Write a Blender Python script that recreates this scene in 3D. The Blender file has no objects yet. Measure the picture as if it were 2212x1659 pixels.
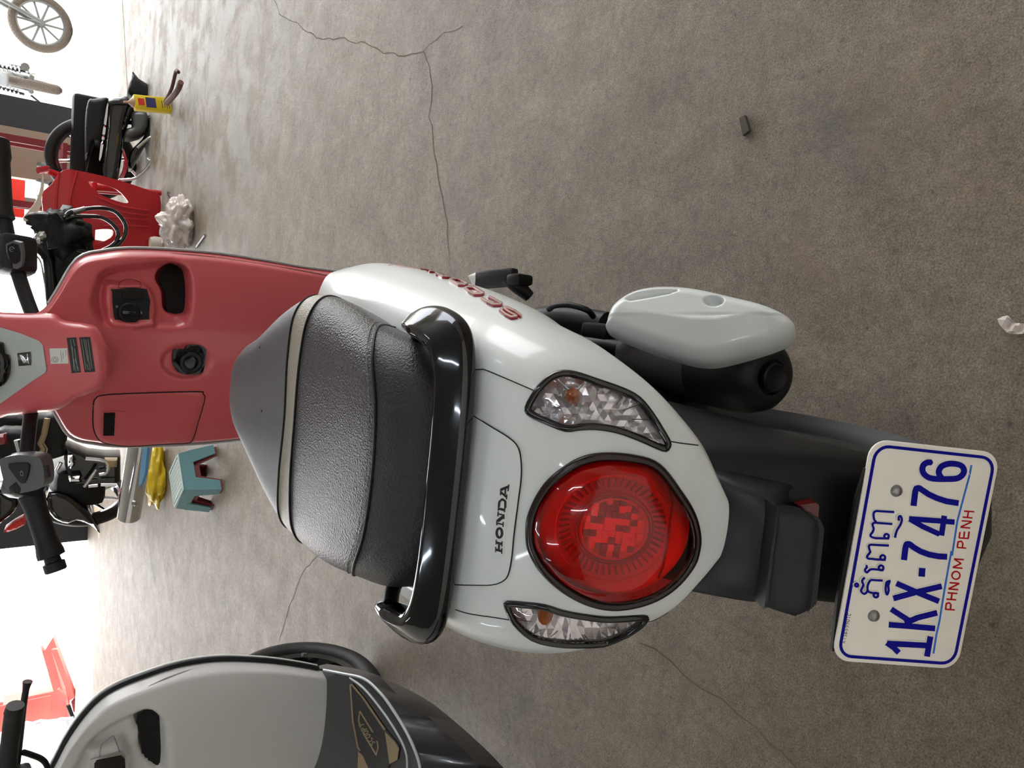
import bpy, bmesh, math, random
from mathutils import Vector, Matrix, geometry
from mathutils.bvhtree import BVHTree

random.seed(7)
R = math.radians
sc = bpy.context.scene
COL = sc.collection

# ---------------------------------------------------------------- camera (phone held upright, picture stored on its side)
CAM = Vector((.205, -.69, 1.11)); YAW, PITCH, ROLL, FPX = R(9.6), R(37.8), R(.7), 1603.0
FWD = Vector((-math.sin(YAW)*math.cos(PITCH), math.cos(YAW)*math.cos(PITCH), -math.sin(PITCH)))
_r = Vector((math.cos(YAW), math.sin(YAW), 0)); _u = _r.cross(FWD)
RGT = _r*math.cos(ROLL) + _u*math.sin(ROLL)
UPV = -_r*math.sin(ROLL) + _u*math.cos(ROLL)
cd = bpy.data.cameras.new('camera'); co = bpy.data.objects.new('camera', cd); COL.objects.link(co)
cd.sensor_fit = 'HORIZONTAL'; cd.sensor_width = 36; cd.lens = FPX/2212*36
cd.clip_start = .02; cd.clip_end = 200
m = Matrix((-UPV, RGT, -FWD)).transposed().to_4x4(); m.translation = CAM
co.matrix_world = m
sc.camera = co

# ---------------------------------------------------------------- sky, sun, exposure
w = bpy.data.worlds.new('world'); sc.world = w; w.use_nodes = True
bg = w.node_tree.nodes['Background']
bg.inputs['Color'].default_value = (.97, .98, 1.0, 1); bg.inputs['Strength'].default_value = 5.0
sl = bpy.data.lights.new('sun', 'SUN'); sl.energy = 6; sl.angle = R(.6); sl.color = (1, .96, .9)
so = bpy.data.objects.new('sun', sl); COL.objects.link(so); so.rotation_euler = (R(-22), R(14), 0)
so.location = (0, 12, 8)
sc.view_settings.view_transform = 'Standard'; sc.view_settings.look = 'None'
sc.view_settings.exposure = 0.68; sc.view_settings.gamma = 1.0
sc.view_settings.use_curve_mapping = False

# ---------------------------------------------------------------- helpers
def px_ray(x, y):
    return (FWD*FPX + RGT*(1659-y-829.5) - UPV*(x-1106)).normalized()
def on(x, y, ax, v):
    d = px_ray(x, y); i = 'XYZ'.index(ax); return CAM + d*((v-CAM[i])/d[i])
def onp(x, y, p, n):
    d = px_ray(x, y); return CAM + d*((Vector(p)-CAM).dot(n)/d.dot(n))
def V(*a): return Vector(a)

def lin(c):
    def f(v):
        v /= 255.0
        return v/12.92 if v <= .04045 else ((v+.055)/1.055)**2.4
    return (f(c[0]), f(c[1]), f(c[2]), 1)

MATS = {}
def mat(name, rgb, rough=.5, metal=0.0, coat=0.0, bump=None, var=None, trans=0.0, ior=1.45, alpha=1.0, emit=None, spec=.5, crough=.05):
    m = bpy.data.materials.new(name); m.use_nodes = True
    nt = m.node_tree; b = nt.nodes['Principled BSDF']
    b.inputs['Base Color'].default_value = lin(rgb); b.inputs['Roughness'].default_value = rough
    b.inputs['Metallic'].default_value = metal; b.inputs['Coat Weight'].default_value = coat
    b.inputs['Coat Roughness'].default_value = crough
    b.inputs['Transmission Weight'].default_value = trans; b.inputs['IOR'].default_value = ior
    b.inputs['Specular IOR Level'].default_value = spec
    b.inputs['Alpha'].default_value = alpha
    tc = nt.nodes.new('ShaderNodeTexCoord')
    if var:   # (scale, amount) brightness mottling
        n = nt.nodes.new('ShaderNodeTexNoise'); n.inputs['Scale'].default_value = var[0]; n.inputs['Detail'].default_value = 5
        mr = nt.nodes.new('ShaderNodeMapRange'); mr.inputs[3].default_value = 1-var[1]; mr.inputs[4].default_value = 1+var[1]
        mx = nt.nodes.new('ShaderNodeMix'); mx.data_type = 'RGBA'; mx.blend_type = 'MULTIPLY'; mx.inputs[0].default_value = 1
        mx.inputs[6].default_value = lin(rgb)
        nt.links.new(tc.outputs['Object'], n.inputs['Vector']); nt.links.new(n.outputs['Fac'], mr.inputs[0])
        nt.links.new(mr.outputs[0], mx.inputs[7]); nt.links.new(mx.outputs[2], b.inputs['Base Color'])
    if bump:  # (kind, scale, strength)
        n = nt.nodes.new('ShaderNodeTexVoronoi' if bump[0] == 'v' else 'ShaderNodeTexNoise'); n.inputs['Scale'].default_value = bump[1]
        bp = nt.nodes.new('ShaderNodeBump'); bp.inputs['Strength'].default_value = bump[2]; bp.inputs['Distance'].default_value = bump[3] if len(bump) > 3 else .001
        nt.links.new(tc.outputs['Object'], n.inputs['Vector'])
        nt.links.new(n.outputs['Distance' if bump[0] == 'v' else 'Fac'], bp.inputs['Height']); nt.links.new(bp.outputs[0], b.inputs['Normal'])
    if emit:
        b.inputs['Emission Color'].default_value = lin(emit[0]); b.inputs['Emission Strength'].default_value = emit[1]
    MATS[name] = m
    return m

def clear_mat(name, rgb, gloss=.12):
    """thin clear or tinted plastic: tinted see-through plus a sharp reflection"""
    m = bpy.data.materials.new(name); m.use_nodes = True; nt = m.node_tree
    for n in list(nt.nodes): nt.nodes.remove(n)
    o = nt.nodes.new('ShaderNodeOutputMaterial'); t = nt.nodes.new('ShaderNodeBsdfTransparent'); g = nt.nodes.new('ShaderNodeBsdfGlossy')
    t.inputs['Color'].default_value = lin(rgb); g.inputs['Roughness'].default_value = .03
    f = nt.nodes.new('ShaderNodeFresnel'); f.inputs['IOR'].default_value = 1.5
    ad = nt.nodes.new('ShaderNodeMath'); ad.operation = 'ADD'; ad.inputs[1].default_value = gloss*.2
    mx = nt.nodes.new('ShaderNodeMixShader')
    nt.links.new(f.outputs[0], ad.inputs[0]); nt.links.new(ad.outputs[0], mx.inputs[0]); nt.links.new(t.outputs[0], mx.inputs[1]); nt.links.new(g.outputs[0], mx.inputs[2])
    nt.links.new(mx.outputs[0], o.inputs['Surface'])
    MATS[name] = m
    return m

def tag(o, label=None, cat=None, group=None, kind=None):
    if label: o['label'] = label
    if cat: o['category'] = cat
    if group: o['group'] = group
    if kind: o['kind'] = kind
    return o

def thing(name, label, cat, loc=(0, 0, 0), group=None):
    o = bpy.data.objects.new(name, None); COL.objects.link(o); o.location = loc; o.empty_display_size = .05
    return tag(o, label, cat, group)

def link(name, me, m=None, parent=None):
    o = bpy.data.objects.new(name, me); COL.objects.link(o)
    if m is not None: me.materials.append(MATS[m] if isinstance(m, str) else m)
    if parent is not None:
        o.parent = parent
        if parent.type == 'EMPTY': o.matrix_parent_inverse = Matrix.Translation(parent.location).inverted()
    return o

def meshobj(name, vs, fs, m=None, parent=None, smooth=True, angle=None):
    me = bpy.data.meshes.new(name); me.from_pydata([tuple(v) for v in vs], [], fs); me.validate(); me.update()
    o = link(name, me, m, parent)
    if smooth:
        me.shade_smooth()
        if angle: me.set_sharp_from_angle(angle=R(angle))
    else:
        me.shade_flat()
    return o

def crom(pts, n, closed=False):
    """Catmull-Rom through pts, n samples per span"""
    P = [Vector(p) for p in pts]; L = len(P); out = []
    for i in range(L if closed else L-1):
        p1, p2 = P[i], P[(i+1) % L]
        p0 = P[i-1] if (closed or i > 0) else p1*2-p2
        p3 = P[(i+2) % L] if (closed or i+2 < L) else p2*2-p1
        for k in range(n):
            t = k/n
            out.append(.5*((2*p1)+(p2-p0)*t+(2*p0-5*p1+4*p2-p3)*t*t+(3*p1-p0-3*p2+p3)*t**3))
    if not closed: out.append(P[-1].copy())
    return out

def grid_faces(nr, nc, flip=False, closed_c=False):
    fs = []
    for i in range(nr-1):
        for j in range(nc if closed_c else nc-1):
            a, b = i*nc+j, i*nc+(j+1) % nc
            q = (a, b, b+nc, a+nc)
            fs.append(q[::-1] if flip else q)
    return fs

def mirror_row(half):
    return [V(-p[0], p[1], p[2]) for p in reversed(half[1:])] + [Vector(p) for p in half]

def loft(rows, nu=6, nv=6):
    """rows of equal length -> smooth dense rows"""
    rr = [crom(r, nv) for r in rows]
    cols = [crom([r[j] for r in rr], nu) for j in range(len(rr[0]))]
    return [[cols[j][i] for j in range(len(cols))] for i in range(len(cols[0]))]

def rows_mesh(rows):
    vs = [p for r in rows for p in r]
    return vs, grid_faces(len(rows), len(rows[0]))

def tube_geo(pts, rad, n=8, closed=False, cap=True, flat=1.0):
    P = [Vector(p) for p in pts]; L = len(P); vs = []; fs = []
    rads = rad if isinstance(rad, (list, tuple)) else [rad]*L
    t0 = None; nrm = None
    for i in range(L):
        if closed: t = (P[(i+1) % L]-P[i-1])
        else: t = P[min(i+1, L-1)]-P[max(i-1, 0)]
        t = t.normalized() if t.length > 1e-9 else Vector((0, 0, 1))
        if nrm is None:
            a = Vector((0, 0, 1)) if abs(t.z) < .9 else Vector((1, 0, 0))
            nrm = (a - t*a.dot(t)).normalized()
        else:
            nrm = (nrm - t*nrm.dot(t))
            nrm = nrm.normalized() if nrm.length > 1e-9 else t.orthogonal().normalized()
        bn = t.cross(nrm)
        for k in range(n):
            an = 2*math.pi*k/n
            vs.append(P[i] + nrm*math.cos(an)*rads[i]*flat + bn*math.sin(an)*rads[i])
    for i in range(L if closed else L-1):
        for k in range(n):
            a, b = i*n+k, i*n+(k+1) % n; j = ((i+1) % L)*n
            fs.append((a, b, j+(k+1) % n, j+k))
    if cap and not closed:
        fs.append(tuple(range(n))[::-1]); fs.append(tuple(range((L-1)*n, L*n)))
    return vs, fs

def tube(name, pts, rad, m, parent=None, n=8, closed=False, sm=0, flat=1.0):
    if sm: 
        if isinstance(rad, (list, tuple)):
            rr = []
            L = len(rad)
            for i in range(L if closed else L-1):
                for k in range(sm): rr.append(rad[i]+(rad[(i+1) % L]-rad[i])*k/sm)
            if not closed: rr.append(rad[-1])
            rad = rr
        pts = crom(pts, sm, closed)
    vs, fs = tube_geo(pts, rad, n, closed, flat=flat)
    return meshobj(name, vs, fs, m, parent, angle=50)

class Geo:
    """collects shapes for one mesh"""
    def __init__(s): s.v = []; s.f = []
    def add(s, vf):
        k = len(s.v); s.v += list(vf[0]); s.f += [tuple(i+k for i in f) for f in vf[1]]; return s
    def tube(s, pts, rad, n=8, closed=False, sm=0):
        if sm: pts = crom(pts, sm, closed)
        return s.add(tube_geo(pts, rad, n, closed))
    def box(s, c, size, rot=None, bev=0.0): return s.add(box_geo(c, size, rot, bev))
    def lathe(s, prof, o, ax, n=32): return s.add(lathe_geo(prof, o, ax, n))
    def obj(s, name, m, parent=None, smooth=True, angle=40): return meshobj(name, s.v, s.f, m, parent, smooth, angle)

def rotm(rot):
    if rot is None: return Matrix.Identity(3)
    if isinstance(rot, Matrix): return rot.to_3x3()
    from mathutils import Euler
    return Euler([R(a) for a in rot]).to_matrix()

def bm_geo(bm):
    bm.verts.ensure_lookup_table(); bm.verts.index_update()
    vs = [v.co.copy() for v in bm.verts]; fs = [tuple(v.index for v in f.verts) for f in bm.faces]; bm.free(); return vs, fs

def box_geo(c, size, rot=None, bev=0.0, seg=2):
    bm = bmesh.new(); bmesh.ops.create_cube(bm, size=1)
    for v in bm.verts: v.co = Vector((v.co.x*size[0], v.co.y*size[1], v.co.z*size[2]))
    if bev: bmesh.ops.bevel(bm, geom=list(bm.edges), offset=bev, segments=seg, profile=.5, affect='EDGES', clamp_overlap=True)
    M = rotm(rot); c = Vector(c)
    for v in bm.verts: v.co = M @ v.co + c
    return bm_geo(bm)

def box(name, c, size, m, parent=None, rot=None, bev=.0): return meshobj(name, *box_geo(c, size, rot, bev), m, parent, angle=40)

def frame_of(ax):
    ax = Vector(ax).normalized(); a = ax.orthogonal().normalized() if abs(ax.z) > .95 else Vector((0, 0, 1)).cross(ax).normalized()
    return ax, a, ax.cross(a)

def lathe_geo(prof, o, ax, n=32, caps=True):
    """prof: (radius, along) pairs"""
    ax, a, b = frame_of(ax); o = Vector(o); vs = []; fs = []
    for r_, h in prof:
        for k in range(n):
            t = 2*math.pi*k/n; vs.append(o + ax*h + (a*math.cos(t)+b*math.sin(t))*r_)
    for i in range(len(prof)-1):
        for k in range(n):
            fs.append((i*n+k, i*n+(k+1) % n, (i+1)*n+(k+1) % n, (i+1)*n+k))
    loop = abs(prof[0][0]-prof[-1][0]) < 1e-9 and abs(prof[0][1]-prof[-1][1]) < 1e-9
    if caps and not loop and prof[0][0] > 1e-6: fs.append(tuple(range(n))[::-1])
    if caps and not loop and prof[-1][0] > 1e-6: fs.append(tuple(range((len(prof)-1)*n, len(prof)*n)))
    return vs, fs
def lathe(name, prof, o, ax, m, parent=None, n=32, angle=35): return meshobj(name, *lathe_geo(prof, o, ax, n), m, parent, angle=angle)

def prism_geo(poly, o, ex, ey, depth, bev=0.0):
    """polygon (2-D list) in the frame o, ex, ey, given a thickness along ex x ey"""
    ex = Vector(ex); ey = Vector(ey); ez = ex.cross(ey).normalized(); o = Vector(o)
    bm = bmesh.new(); f = bm.faces.new([bm.verts.new(o+ex*p[0]+ey*p[1]) for p in poly])
    r_ = bmesh.ops.extrude_face_region(bm, geom=[f])
    for g in r_['geom']:
        if isinstance(g, bmesh.types.BMVert): g.co += ez*depth
    if bev:
        bmesh.ops.recalc_face_normals(bm, faces=bm.faces)
        bmesh.ops.bevel(bm, geom=list(bm.edges), offset=bev, segments=2, profile=.5, affect='EDGES', clamp_overlap=True)
    bmesh.ops.recalc_face_normals(bm, faces=bm.faces)
    return bm_geo(bm)

def inside(p, poly):
    c = False; n = len(poly); x, y = p[0], p[1]
    for i in range(n):
        a, b = poly[i], poly[i-1]
        if (a[1] > y) != (b[1] > y) and x < (b[0]-a[0])*(y-a[1])/(b[1]-a[1])+a[0]: c = not c
    return c

def seg_dist(p, poly, closed=True):
    best = 1e9; n = len(poly)
    for i in range(n if closed else n-1):
        a = poly[i]; b = poly[(i+1) % n]
        dx, dy = b[0]-a[0], b[1]-a[1]; L = dx*dx+dy*dy
        t = 0 if L == 0 else max(0, min(1, ((p[0]-a[0])*dx+(p[1]-a[1])*dy)/L))
        d = math.hypot(p[0]-a[0]-t*dx, p[1]-a[1]-t*dy)
        if d < best: best = d
    return best

def fill2d(poly, step, holes=()):
    """triangulated polygon with inner points: returns pts, faces, number of outline points"""
    q = []
    for i, p in enumerate(poly):      # short outline edges, so that the piece follows a curved surface
        b = poly[(i+1) % len(poly)]; k = max(1, int(math.hypot(b[0]-p[0], b[1]-p[1])/step))
        q += [(p[0]+(b[0]-p[0])*j/k, p[1]+(b[1]-p[1])*j/k) for j in range(k)]
    P = [Vector((p[0], p[1])) for p in q]; n = len(P); E = [(i, (i+1) % n) for i in range(n)]
    xs = [p.x for p in P]; ys = [p.y for p in P]
    i = 0; yy = min(ys)+step*.5
    while yy < max(ys):
        xx = min(xs)+step*(.5 if i % 2 else 1.0)
        while xx < max(xs):
            if inside((xx, yy), poly) and seg_dist((xx, yy), poly) > step*.45: P.append(Vector((xx, yy)))
            xx += step
        yy += step*.87; i += 1
    vs, es, fs, ov, oe, of = geometry.delaunay_2d_cdt(P, E, [], 1, 1e-6)
    return vs, [tuple(f) for f in fs]

def bound_loops(fs):
    cnt = {}
    for f in fs:
        for i in range(len(f)):
            e = (f[i], f[(i+1) % len(f)]); cnt[e] = cnt.get(e, 0)+1
    return [e for e in cnt if (e[1], e[0]) not in cnt]

def shell(vs, ns, fs, top, bot):
    """closed slab between two offsets along the normals"""
    n = len(vs); W = [v+q*top for v, q in zip(vs, ns)] + [v+q*bot for v, q in zip(vs, ns)]
    F = list(fs) + [tuple(i+n for i in reversed(f)) for f in fs]
    for a, b in bound_loops(fs): F.append((a, a+n, b+n, b))
    return W, F

class Surf:
    """a built surface that outlines can be laid on"""
    def __init__(s, vs, fs):
        s.t = BVHTree.FromPolygons([Vector(v) for v in vs], fs); s.last = None
    def hit(s, x, y):
        d = px_ray(x, y); h = s.t.ray_cast(CAM, d)
        if h[0] is None:
            # just past the rim: nearest point to the ray
            D = (s.last-CAM).length if s.last is not None else .8
            q = CAM+d*D
            for _ in range(4):
                g = s.t.find_nearest(q); q = CAM+d*((g[0]-CAM).dot(d))
            h = g
        p, n = h[0], h[1]
        if n.dot(d) > 0: n = -n
        s.last = p
        return p.copy(), n.copy()
class Plane:
    def __init__(s, p, n): s.p = Vector(p); s.n = Vector(n).normalized()
    def hit(s, x, y): return onp(x, y, s.p, s.n), (s.n if s.n.dot(px_ray(x, y)) < 0 else -s.n)

def patch(name, surf, poly, m, parent, top=.001, bot=-.001, step=8, sm=0, hfn=None, smooth=True, angle=40):
    """outline laid on a surface as a slab of its own"""
    if sm: poly = [(p.x, p.y) for p in crom([(a, b, 0) for a, b in poly], sm, True)]
    ps, fs = fill2d(poly, step)
    vs = []; ns = []
    for p in ps:
        a, n = surf.hit(p.x, p.y)
        if hfn: a = a + n*hfn((p.x, p.y), poly)
        vs.append(a); ns.append(n)
    # winding: make faces look at the camera
    F = []
    for f in fs:
        nn = geometry.normal([vs[i] for i in f[:3]])
        F.append(f if nn.dot(vs[f[0]]-CAM) < 0 else f[::-1])
    W, F = shell(vs, ns, F, top, bot)
    return meshobj(name, W, F, m, parent, smooth, angle)

def stroke2d(pts, w):
    """thick polyline with round joins in 2-D: list of polygons"""
    out = []; h = w/2
    for i in range(len(pts)-1):
        a, b = pts[i], pts[i+1]; dx, dy = b[0]-a[0], b[1]-a[1]; L = math.hypot(dx, dy) or 1
        nx, ny = -dy/L*h, dx/L*h
        out.append([(a[0]+nx, a[1]+ny), (b[0]+nx, b[1]+ny), (b[0]-nx, b[1]-ny), (a[0]-nx, a[1]-ny)])
    for i in range(1, len(pts)-1):
        out.append([(pts[i][0]+h*math.cos(k*math.pi/4), pts[i][1]+h*math.sin(k*math.pi/4)) for k in range(8)])
    return out

def strokes(name, surf, lines, w, m, parent, top=.001, bot=0.0, dens=6):
    """print or raised lettering drawn as thick lines on a surface"""
    g = Geo(); layer = 0.0
    for ln in lines:
        pw = w
        if isinstance(ln, tuple) and isinstance(ln[0], (int, float)) is False and len(ln) == 2 and isinstance(ln[1], (int, float)): ln, pw = ln
        # resample so it hugs curved surfaces
        q = []
        for i in range(len(ln)-1):
            a, b = ln[i], ln[i+1]; k = max(1, int(math.hypot(b[0]-a[0], b[1]-a[1])/dens))
            for j in range(k): q.append((a[0]+(b[0]-a[0])*j/k, a[1]+(b[1]-a[1])*j/k))
        q.append(ln[-1])
        for poly in stroke2d(q, pw):
            vs = []; ns = []
            for p in poly:
                a, n = surf.hit(*p); vs.append(a); ns.append(n)
            f = tuple(range(len(vs)))
            if geometry.normal(vs[:3]).dot(vs[0]-CAM) > 0: f = f[::-1]
            g.add(shell(vs, ns, [f], top+layer, bot)); layer += 2e-6
    return g.obj(name, m, parent, smooth=False)

def gap(name, surf, pts, rad, m, parent, sm=6, lift=0.0, closed=False):
    """panel joint: thin line following the surface"""
    q = [(p.x, p.y) for p in crom([(a, b, 0) for a, b in pts], sm, closed)]
    P = []
    for a in q:
        h, n = surf.hit(*a); P.append(h+n*lift)
    vs, fs = tube_geo(P, rad, 6, closed)
    return meshobj(name, vs, fs, m, parent)

def copy_tree(o, parent=None, move=None):
    c = o.copy(); COL.objects.link(c)
    if parent is not None: c.parent = parent
    for ch in o.children: copy_tree(ch, c)
    return c

# ---------------------------------------------------------------- materials
mat('white_paint', (214, 219, 219), .36, coat=.45, crough=.05)
mat('red_paint', (206, 90, 96), .40, coat=.6, crough=.12)
mat('silver_paint', (178, 186, 186), .38, metal=.2, coat=.4)
mat('grey_paint', (206, 206, 205), .36, coat=.4)
mat('black_plastic', (24, 26, 30), .42, spec=.45)
mat('matte_black', (9, 10, 12), .5, spec=.35)
mat('gloss_black', (12, 13, 15), .12, coat=.5)
mat('rubber', (17, 17, 18), .55, bump=('n', 300, .15))
mat('seat_vinyl', (52, 52, 54), .36, bump=('v', 470, .9, .0010))
mat('seat_front', (84, 84, 87), .42, bump=('n', 1200, .8, .0008))
mat('seat_stripe', (158, 151, 138), .42, bump=('v', 420, .8, .0010))
mat('seat_rear', (36, 37, 40), .45, bump=('v', 480, .7, .0008))
mat('thread', (120, 118, 112), .7)
mat('smoked_chrome', (70, 72, 76), .07, metal=1.0)
mat('chrome', (205, 208, 212), .08, metal=1.0)
mat('steel', (150, 150, 150), .35, metal=1.0)
mat('dark_gap', (14, 14, 15), .8)
mat('reflector_chrome', (246, 244, 246), .1, metal=.72)
mat('reflector_red', (172, 60, 60), .3)
mat('red_dark', (24, 3, 5), .25, coat=.2)
mat('bulb_amber', (190, 92, 20), .25, coat=.5)
mat('red_reflector', (84, 8, 14), .2, coat=.3)
clear_mat('clear_lens', (244, 243, 246))
clear_mat('red_lens', (246, 40, 42), .05)
mat('plate_white', (240, 235, 224), .45, var=(40, .05))
mat('plate_blue', (6, 7, 138), .45, spec=.15)
mat('line_blue', (30, 110, 205), .4)
mat('print_red', (178, 8, 16), .5, spec=.15)
mat('ink', (28, 28, 30), .5)
mat('sticker_white', (222, 224, 222), .35)
mat('badge_red', (150, 24, 40), .25, coat=.5)
mat('badge_cream', (206, 196, 186), .2, metal=.5)
mat('muffler_black', (15, 16, 17), .5, spec=.4)
# ================================================================ the place
def concrete():
    m = bpy.data.materials.new('concrete'); m.use_nodes = True; nt = m.node_tree; L = nt.links.new
    b = nt.nodes['Principled BSDF']; tc = nt.nodes.new('ShaderNodeTexCoord')
    def noise(scale, det=6, rough=.6, dist=0):
        n = nt.nodes.new('ShaderNodeTexNoise'); n.inputs['Scale'].default_value = scale; n.inputs['Detail'].default_value = det
        n.inputs['Roughness'].default_value = rough; n.inputs['Distortion'].default_value = dist
        L(tc.outputs['Object'], n.inputs['Vector']); return n.outputs['Fac']
    def ramp(src, stops):
        r_ = nt.nodes.new('ShaderNodeValToRGB'); L(src, r_.inputs[0]); e = r_.color_ramp.elements
        while len(e) < len(stops): e.new(.5)
        for k, (p, c) in enumerate(stops): e[k].position = p; e[k].color = c
        return r_.outputs[0]
    def mix(a, bb, f, bt='MIX'):
        x = nt.nodes.new('ShaderNodeMix'); x.data_type = 'RGBA'; x.blend_type = bt
        if isinstance(f, (int, float)): x.inputs[0].default_value = f
        else: L(f, x.inputs[0])
        for s, k in ((a, 6), (bb, 7)):
            if isinstance(s, tuple): x.inputs[k].default_value = s
            else: L(s, x.inputs[k])
        return x.outputs[2]
    def mth(op, a, bb):
        x = nt.nodes.new('ShaderNodeMath'); x.operation = op
        for s, k in ((a, 0), (bb, 1)):
            if isinstance(s, (int, float)): x.inputs[k].default_value = s
            else: L(s, x.inputs[k])
        x.use_clamp = True
        return x.outputs[0]
    W = lambda v: (v, v, v, 1)
    big = noise(1.3, 5, .6, .4); mid = noise(9, 8, .7); fine = noise(58, 8, .82); speck = noise(330, 3, .8)
    base = ramp(big, [(.3, lin((124, 110, 91))), (.5, lin((139, 123, 102))), (.72, lin((156, 144, 124)))])
    base = mix(base, ramp(mid, [(.3, lin((105, 93, 77))), (.55, lin((145, 129, 107))), (.75, lin((172, 158, 135)))]), .42)
    base = mix(base, ramp(fine, [(.3, W(.45)), (.5, W(.95)), (.7, W(1.4))]), .85, 'MULTIPLY')
    base = mix(base, ramp(speck, [(.34, W(.25)), (.5, W(.95)), (.68, W(1.6))]), .8, 'MULTIPLY')
    # dark oil stains
    st = ramp(noise(3.1, 7, .66, .6), [(.57, W(0)), (.70, W(1))])
    base = mix(base, lin((80, 73, 66)), mth('MULTIPLY', st, .45))
    oc = ramp(noise(5.2, 5, .6, .9), [(.56, W(0)), (.70, W(1))])
    base = mix(base, lin((142, 118, 88)), mth('MULTIPLY', oc, .4))
    pit = ramp(noise(46, 4, .6, .3), [(.28, W(1)), (.36, W(0))])
    base = mix(base, lin((58, 50, 44)), mth('MULTIPLY', pit, .6))
    pal = ramp(noise(38, 5, .65, .5), [(.64, W(0)), (.74, W(1))])
    base = mix(base, lin((176, 160, 136)), mth('MULTIPLY', pal, .45))
    # pale worn paint, a patch on the far right
    sp = nt.nodes.new('ShaderNodeSeparateXYZ'); L(tc.outputs['Object'], sp.inputs[0])
    dx = mth('MULTIPLY', sp.outputs[0], .32); dy = mth('MULTIPLY', sp.outputs[1], .16)
    def sub(a, v):
        x = nt.nodes.new('ShaderNodeMath'); x.operation = 'SUBTRACT'; L(a, x.inputs[0]); x.inputs[1].default_value = v; return x.outputs[0]
    rr = nt.nodes.new('ShaderNodeVectorMath'); rr.operation = 'DISTANCE'; L(tc.outputs['Object'], rr.inputs[0]); rr.inputs[1].default_value = (2.2, 4.4, 0)
    near = nt.nodes.new('ShaderNodeMapRange'); L(rr.outputs['Value'], near.inputs[0]); near.inputs[1].default_value = 2.9; near.inputs[2].default_value = .8
    pn = ramp(noise(4.2, 7, .66, .25), [(.42, W(0)), (.56, W(1))])
    base = mix(base, lin((196, 201, 197)), mth('MULTIPLY', mth('MULTIPLY', pn, near.outputs[0]), .62))
    L(base, b.inputs['Base Color'])
    rg = ramp(mid, [(.3, W(.62)), (.7, W(.48))]); L(rg, b.inputs['Roughness'])
    bp = nt.nodes.new('ShaderNodeBump'); bp.inputs['Strength'].default_value = .9; bp.inputs['Distance'].default_value = .007
    L(fine, bp.inputs['Height']); L(bp.outputs[0], b.inputs['Normal'])
    MATS['concrete'] = m
concrete()
mat('yard', (205, 200, 190), .8, var=(3, .12))
mat('plaster', (222, 217, 208), .8, var=(4, .06))
mat('plaster_warm', (150, 136, 122), .8, var=(6, .1))
mat('pillar_dark', (50, 54, 60), .6, var=(8, .15))
mat('ceiling_grey', (150, 150, 148), .8)
mat('crack', (108, 97, 84), .9)
mat('joint', (96, 84, 70), .8)
mat('lamp_white', (255, 255, 255), .5, emit=((240, 248, 255), 34))
mat('fixture', (230, 230, 230), .5)

def slab(name, x0, x1, y0, y1, z0, z1, m, parent=None):
    o = box(name, ((x0+x1)/2, (y0+y1)/2, (z0+z1)/2), (x1-x0, y1-y0, z1-z0), m, parent)
    if parent is None: tag(o, kind='structure')
    return o
YF = 6.72   # where the shop floor ends
floor = slab('floor', -7, 6.5, -3.5, 7.05, -.1, 0, 'concrete')
slab('floor_yard', -30, 30, 7.05, 45, -.14, -.04, 'yard')
slab('ceiling', -7.2, 6.7, -3.7, 7.2, 3.3, 3.4, 'ceiling_grey')
slab('wall_back', -7.2, 6.7, -3.7, -3.5, 0, 3.3, 'plaster')
slab('wall_left', -7.2, -7, -3.5, 7, 0, 3.3, 'plaster')
for i, (a, b2) in enumerate(((-3.5, 1.6), (5.6, 7.0))):
    slab('wall_right' if i == 0 else 'wall_right_front', 6.5, 6.7, a, b2, 0, 3.3, 'plaster')
slab('wall_front', -7, 6.5, 7.0, 7.2, 2.55, 3.3, 'plaster')
slab('floor_yard_side', 6.5, 30, -12, 7.05, -.14, -.04, 'yard')
# street front of the shop: a dark post, a plastered pier, the jamb of the left opening
tag(slab('trim_1', 1.02, 1.27, 7.0, 7.2, 0, 2.55, 'pillar_dark'), kind='structure')
tag(slab('trim_2', .62, 1.02, 6.98, 7.2, 0, 2.55, 'plaster_warm'), kind='structure')
tag(slab('trim_3', -2.55, -2.0, 6.72, 6.95, 0, 2.55, 'pillar_dark'), kind='structure')

# cracks and the joint in the floor
def crack(pts, wd, nm='crack', m='crack'):
    P = [on(x, y, 'Z', 0) for x, y in pts]
    q = []
    for i in range(len(P)-1):
        k = max(2, int((P[i+1]-P[i]).length/.03))
        for j in range(k):
            p = P[i].lerp(P[i+1], j/k); p += V(random.uniform(-1, 1), random.uniform(-1, 1), 0)*(.006 if nm == 'crack' else 0); q.append(p)
    q.append(P[-1]); vs = []; fs = []
    for i, p in enumerate(q):
        t = (q[min(i+1, len(q)-1)]-q[max(i-1, 0)]).normalized(); nn = V(-t.y, t.x, 0); h = wd*(.6+random.random()*.6)*.5
        vs += [p+nn*h+V(0, 0, .0006), p-nn*h+V(0, 0, .0006)]
    for i in range(len(q)-1): fs.append((2*i, 2*i+1, 2*i+3, 2*i+2))
    return meshobj(nm, vs, fs, m, floor)
crack([(592, 0), (604, 28), (640, 52), (690, 84), (735, 84), (780, 92), (830, 112), (862, 120), (915, 108), (928, 140), (935, 190), (928, 250), (938, 330), (950, 400), (962, 460), (972, 560)], .0036)
crack([(915, 108), (960, 74), (1000, 56)], .002)
crack([(1385, 1385), (1450, 1432), (1520, 1488), (1600, 1545), (1660, 1600), (1720, 1659)], .003)
crack([(700, 1180), (655, 1235), (628, 1300), (603, 1385)], .003)
crack([(264, 0), (268, 60), (273, 150), (277, 215)], .022, 'joint', 'joint')

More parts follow.
